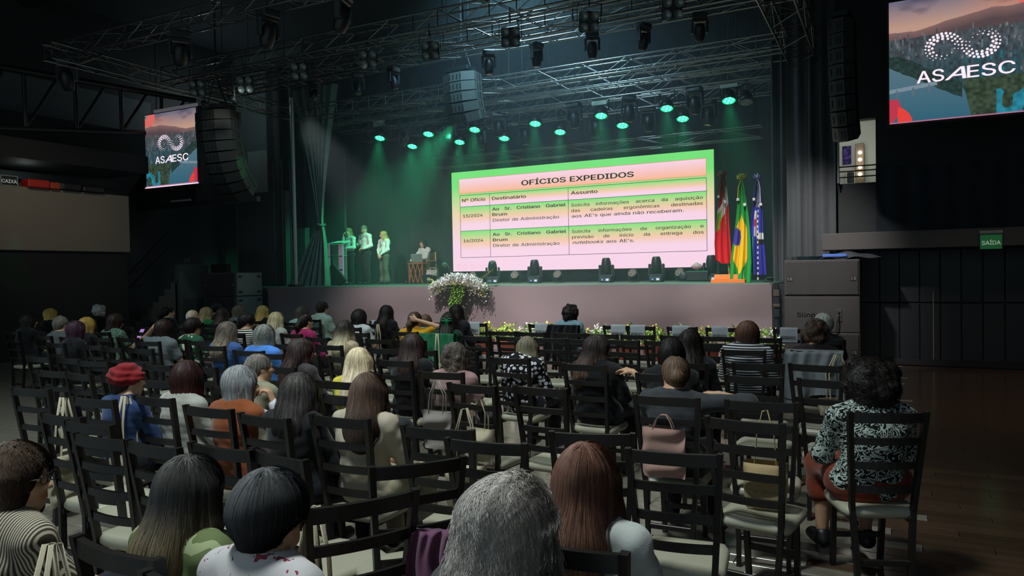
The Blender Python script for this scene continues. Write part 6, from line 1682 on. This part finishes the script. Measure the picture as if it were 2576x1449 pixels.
# ---- front row with RESERVADO papers --------------------------------------------------
M_pap = mat('paper_white', '#c4ccd2', .8, var=.03); M_pink_ = mat('paper_ink', '#26282c', .8, var=0)
fr_ = [(955, 812, 'half hidden left of the mustard t-shirt'), (1195, 816, 'right of the green ribbon'), (1362, 820, 'left of the light blue shirt'), (1552, 821, 'third from the right stage corner'), (1612, 826, 'beside another one, between two reserved seats'), (1712, 829, 'above the stretched arm'), (1812, 827, 'left of the navy striped shirt'), (1990, 832, 'next to the right speaker stack')]
for i, (px, py, ds) in enumerate(fr_):
    p = atz(px, py, TOPZ-.005); cx, cy = p.x, 9.12+.26
    cx = p.x*(9.12/p.y)
    rz = R(random.uniform(-5, 5)); chair(cx, cy, rz, 'black folding chair with a RESERVADO paper, '+ds, 'reserved front row chairs'); SEATS.append((cx, cy))
    t = thing('reserved_sign', 'white RESERVADO paper over a chair back, '+ds, 'paper sign', (cx, cy+RAIL_Y-.012, TOPZ+.004), rz, 'reserved signs')
    ox = (-.02, .0, .02, .03, -.03, .0, .0, -.02)[i]
    def sheet(u, v, ox=ox):
        w = .195; s = v*.27
        return (ox+(u-.5)*w, (-.050-.004*math.sin(u*6)+.006*(s/.17)) if s < .17 else -.044+.05*(s-.17)/.1, (-.155+s*.98 if s < .17 else .014))
    MB().grid(sheet, 6, 12).obj('sheet', M_pap, t)
    solid_text('RESERVADO', M_pink_, 'lettering', t, T(ox, -.060, -.118) @ RX(PI/2), .05, .16, bold=.03)
for (x, y, ds) in ((-6.95, 9.4, 'leftmost'), (-6.05, 9.38, 'second from the left'), (-4.95, 9.36, 'in the middle'), (-.72, 9.3, 'rightmost')):
    if free(x, y): chair(x, y, R(random.uniform(-5, 5)), 'empty black folding chair without a paper in the front row, '+ds, 'empty folding chairs'); SEATS.append((x, y))
# ================================================================== bags and garments left on chairs
def hang_cloth(name, label, cat_, x, y, rz, w, dfront, dback, m, seed, zt=TOPZ+.012, flare=1.1):
    """garment draped over a chair back"""
    t = thing(name, label, cat_, (x, y, 0), rz)
    rr = random.Random(seed); a, b = rr.uniform(0, 6), rr.uniform(0, 6)
    tot = dfront+dback
    def f(u, v):
        s = v*tot; uu = (u-.5)*2
        if s < dback: z = zt-(dback-s); y_ = RAIL_Y-.045-.05*((dback-s)/dback)
        else: z = zt-(s-dback); y_ = RAIL_Y+.02+.03*min(1, (s-dback)/.2)
        dd = abs(zt-z); fold = .022*math.sin(u*17+a+dd*3)*(.3+min(1, dd*4))+.012*math.sin(u*31+b)
        wd = w*(1+(flare-1)*dd/.4)
        if s < dback: z -= .06*math.sin(u*4+a)*min(1, dd*3)+.05*abs(uu)*min(1, dd*3)
        return (uu*wd/2+.012*math.sin(dd*20+a), y_-fold*(1 if s < dback else -.3), z)
    MB().grid(f, 40, 30).obj('cloth', m, t)
    return t
def near_seat(px, py, z=TOPZ):
    p = atz(px, py, z); return min(SEATS, key=lambda q: (q[0]-p.x)**2+(q[1]-.25-p.y)**2)
def seat_at(px, py, h): 
    p = atz(px, py, h); return min(SEATS, key=lambda q: (q[0]-p.x)**2+(q[1]-p.y)**2)
q = seat_at(2050, 808, 1.17)
j = hang_cloth('jacket', 'grey jacket with dark piping hung over a chair back', 'jacket', q[0], q[1], 0, .46, .2, .40, W_('greyjacket', '#7a8084'), 3)
MB().tube([(-.22, RAIL_Y-.115, .53), (-.05, RAIL_Y-.13, .50), (.1, RAIL_Y-.13, .47), (.22, RAIL_Y-.12, .52)], .006, 5).obj('piping', BLK, j)
q = seat_at(1130, 785, 1.175)
hang_cloth('jacket', 'emerald green jacket hung over the chair below the ribbon', 'jacket', q[0], q[1], 0, .50, .2, .36, W_('emerald', '#1f6a46'), 5)
q = near_seat(1440, 818); 
hang_cloth('jacket', 'black jacket hung over a chair in front of the light blue shirt', 'jacket', *seat_at(1435, 790, 1.1), 0, .44, .2, .42, BLK, 7)
q = near_seat(1105, 1080)
sc1 = hang_cloth('scarf', 'mauve scarf lying over the seat of the foreground chair', 'scarf', -1.42, 2.30, R(20), .2, .12, .34, W_('mauve', '#6e4560'), 9, zt=.80)
CAN = mat('tote_cotton', '#b7ab94', .9, var=.1, scale=9, bump=.3, bscale=300, spec=.1)
def bag_at(x, y, z, label, rz=0.0, **kw): return tote('tote_bag', label, (x, y, z), rz, **kw)
def chair_of(px, py, h=TOPZ): return near_seat(px, py, h)
q = seat_at(2050, 808, 1.17); bag_at(q[0]+.20, q[1]-.34, .56, 'cream tote bag with event print hanging beside the grey jacket', R(35), sc=.95, strap=.38, fat=.06)
q = chair_of(1105, 1080); bag_at(q[0]+.0, q[1]+.02, .445+.38*.66, 'cream tote bag with event print standing on a seat, straps upright', R(8), sc=.66, strap=.42, fat=.08)
q = chair_of(1240, 950); bag_at(q[0]+.02, q[1]-.30, .66, 'small cream tote bag with event print hanging behind the polka dots', R(-12), sc=.60, strap=.30, fat=.1)
q = chair_of(1875, 1060); bag_at(q[0]+.02, q[1]-.02, .445+.38*.62, 'warm cream tote bag standing on a chair seat on the right', R(4), sc=.62, strap=.42, fat=.12, m=mat('tote_warm', '#b39a72', .9, var=.12))
q = seat_at(1700, 893, 1.14); bag_at(q[0]-.0, q[1]-.285, .76, 'pinkish bag hanging on the chair back of the dark sweater', R(2), sc=.74, txt=False, strap=.10, fat=.03, m=mat('tote_pink', '#a8837a', .9))
q = seat_at(1148, 863, 1.12); bag_at(q[0]+.02, q[1]-.315, .66, 'grey printed bag behind the terracotta top', R(0), sc=.72, strap=.30, fat=.04, m=mat('tote_grey', '#8d8580', .9))
def hung(px, py, z, label, dx=-.19, rz=R(-70), sc=.8, **kw):
    q = seat_at(px, py, z); return bag_at(q[0]+dx, q[1]+RAIL_Y-.06, .93-.42*sc, label, rz, sc=sc, txt=False, strap=.43, fat=.05, **kw)
hung(975, 767, 1.2, 'pale tote bag with long straps left of the mustard t-shirt', .05, R(-40))
hung(1130, 785, 1.175, 'pale tote bag with straps hanging over the emerald jacket', .02, R(-60))
hung(292, 788, 1.175, 'cream tote bag hanging at the chair of the green dress', -.19, R(-20))
hung(327, 912, 1.12, 'cream tote bag hanging left of the blue jacket')
hung(475, 905, 1.13, 'cream tote bag hanging left of the light grey top')
hung(490, 1140, 1.13, 'cream tote bag hanging at the foreground chair of the green print')
hung(1735, 827, 1.14, 'pale tote bag hanging beside the stretched arm', .02, R(-50))
bag_at(-1.66, 1.80, .55, 'tote bag with long straps hanging at the sideways foreground chair', R(-20), sc=.8, txt=False, strap=.45, fat=.05)
q = near_seat(860, 930, .43); bag_at(q[0], q[1], .445+.38*.55, 'white paper-filled tote bag lying on a seat in the middle rows', R(10), sc=.55, txt=False, strap=.05, fat=.1, m=mat('tote_white', '#c9c4bc', .9))
hb2 = thing('handbag', 'dark handbag standing on the floor under the middle chairs', 'bag', (-1.3, 3.55, 0))
MB().box((0, 0, .12), (.3, .14, .24), .03).obj('body', mat('bag_dark', '#1d1c22', .5), hb2); MB().tube([(-.1, 0, .23), (-.06, 0, .34), (.06, 0, .34), (.1, 0, .23)], .01, 6).obj('handle', mat('bag_dark'), hb2)

# ================================================================== people on stage
SK = '#c9a088'
def stage_p(label, px, py, Y, J, pose, hair, top, sc=None, **kw):
    p = aty(px, py, Y); ztop = p.z-STG
    h0 = J['hd'][2]+.122+hair[3]
    s = ztop/h0
    t, HM = person(label, (p.x, Y, STG), kw.pop('rz'), pose, J, hair, top, det=1, sc=s, fine=True, eyes=True, group='people on stage', **kw)
    return t, HM, p, s
shirtm = W_('sagewhite', '#c3ccc4')
FACE = R(180+38)   # towards the seats
J = stand_joints(yaw=R(20), elR=(.24, .06, 1.12), wrR=(.06, .17, 1.40), hdR=(-.2, .1, 1), hnR=(-.6, -.2, 0), elL=(-.23, .04, 1.08), wrL=(-.05, .26, 1.07), hdL=(.8, .6, 0), curl=1.0)
t1, HM1, q1, s1 = stage_p('person at the lectern speaking into a microphone', 878, 573, 16.45, J, 'speak', ('wavy', '#8a6a48', '#b08a5c', .004, .2), (shirtm, 'long'), rz=R(180-8), bottom='#1c1e22', collar=True, skin=SK)
wr = Matrix.Translation(t1.location) @ Matrix.Rotation(R(172), 4, 'Z') @ Matrix.Diagonal((s1, s1, s1, 1))
mcp = wr @ Vector((.045, .20, 1.46)); mtp = wr @ Vector((.015, .145, 1.535)); mbp_ = wr @ Vector((.075, .24, 1.34))
mic = thing('microphone', 'green-lit handheld microphone raised by the person at the lectern', 'microphone', mcp)
MB().tube([mbp_-mcp, mcp-mcp, (mtp-mcp)*.6], [.014, .016, .018], 8).obj('handle', M_fix, mic); MB().tube([(mtp-mcp)*.6, (mtp-mcp)*.8, mtp-mcp], [.022, .028, .018], 10).obj('grille', mat('mic_mesh', '#6f8a7c', .4, metal=.5), mic)
J = stand_joints(yaw=R(5), nod=R(-22), elR=(.25, .02, 1.10), wrR=(.13, .22, 1.14), hdR=(-.5, 1, .2), hnR=(0, -.3, 1), elL=(-.24, .0, 1.08), wrL=(-.15, .18, 1.0), curl=.9)
t2, HM2, q2, s2 = stage_p('person reading a phone beside the lectern', 917, 567, 16.75, J, 'readphone', ('male', '#7a6a58', None, -.010, 0), (shirtm, 'long'), rz=R(180-14), bottom='#15171a', collar=True, skin='#c2937a', wide=1.1)
wr = Matrix.Translation(t2.location) @ Matrix.Rotation(R(166), 4, 'Z') @ Matrix.Diagonal((s2*1.1, s2, s2, 1))
hp = wr @ Vector((.07, .31, 1.19)); ph2 = thing('smartphone', 'dark smartphone held by the person beside the lectern', 'phone', hp, R(166))
MB().box((0, 0, 0), (.075, .012, .15), .004, M=RX(R(-50))).obj('case', M_black, ph2); MB().box((0, -.007, 0), (.068, .002, .14), 0, M=RX(R(-50))).obj('screen', mat('phone_dark', '#23302c', .1), ph2)
J = stand_joints(yaw=R(-35), elR=(.215, .04, 1.08), wrR=(.04, .2, .95), elL=(-.215, .04, 1.08), wrL=(-.04, .2, .93), hdL=(.35, .3, -1), hdR=(-.35, .3, -1), hnL=(.2, -1, -.2), hnR=(-.2, -1, -.2), curl=.5)
t3, HM3, q3, s3 = stage_p('person in flared trousers standing with folded hands on stage', 965, 581, 16.9, J, 'folded', ('wavy', '#8f7046', '#b8945c', .008, .26), (shirtm, 'long'), rz=R(180-10), bottom='#4a4a40', flare=.05, collar=True, skin=SK, hairkw=dict(curl=.8))
for tt, HMx, hz in ((t1, HM1, 1.12), (t2, HM2, 1.18), (t3, HM3, 1.08)):
    MB().tube([(-.07, .02, 1.40), (-.05, .12, 1.3), (0, .155, hz+.08), (.05, .12, 1.3), (.07, .02, 1.40)], .005, 5).obj('lanyard', M_black, tt)
    one('name_badge', mat('badge_card', '#d6d6d0', .6), tt, (0, .16, hz), (.085, .008, .12), .003)
Js = seat_joints(yaw=R(-10), elR=(.21, .1, .70), wrR=(.08, .3, .68), elL=(-.21, .1, .70), wrL=(-.08, .3, .68))
p = aty(1043, 605, 17.7); sS = (p.z-STG-SEATZ)/(1.227-SEATZ)
sS = max(.9, min(1.05, sS))
t4, HM4 = person('person with glasses seated on stage at a laptop', (tx-.15, ty+.42, STG+.02), R(180-12), 'seatlap', Js, ('long', '#1e1a18', None, .0, .2), (shirtm, 'long'), bottom='#1a2a26', det=1, sc=sS, fine=True, eyes=True, glasses=True, skin=SK, collar=True, group='people on stage', zlift=(1-sS)*SEATZ)
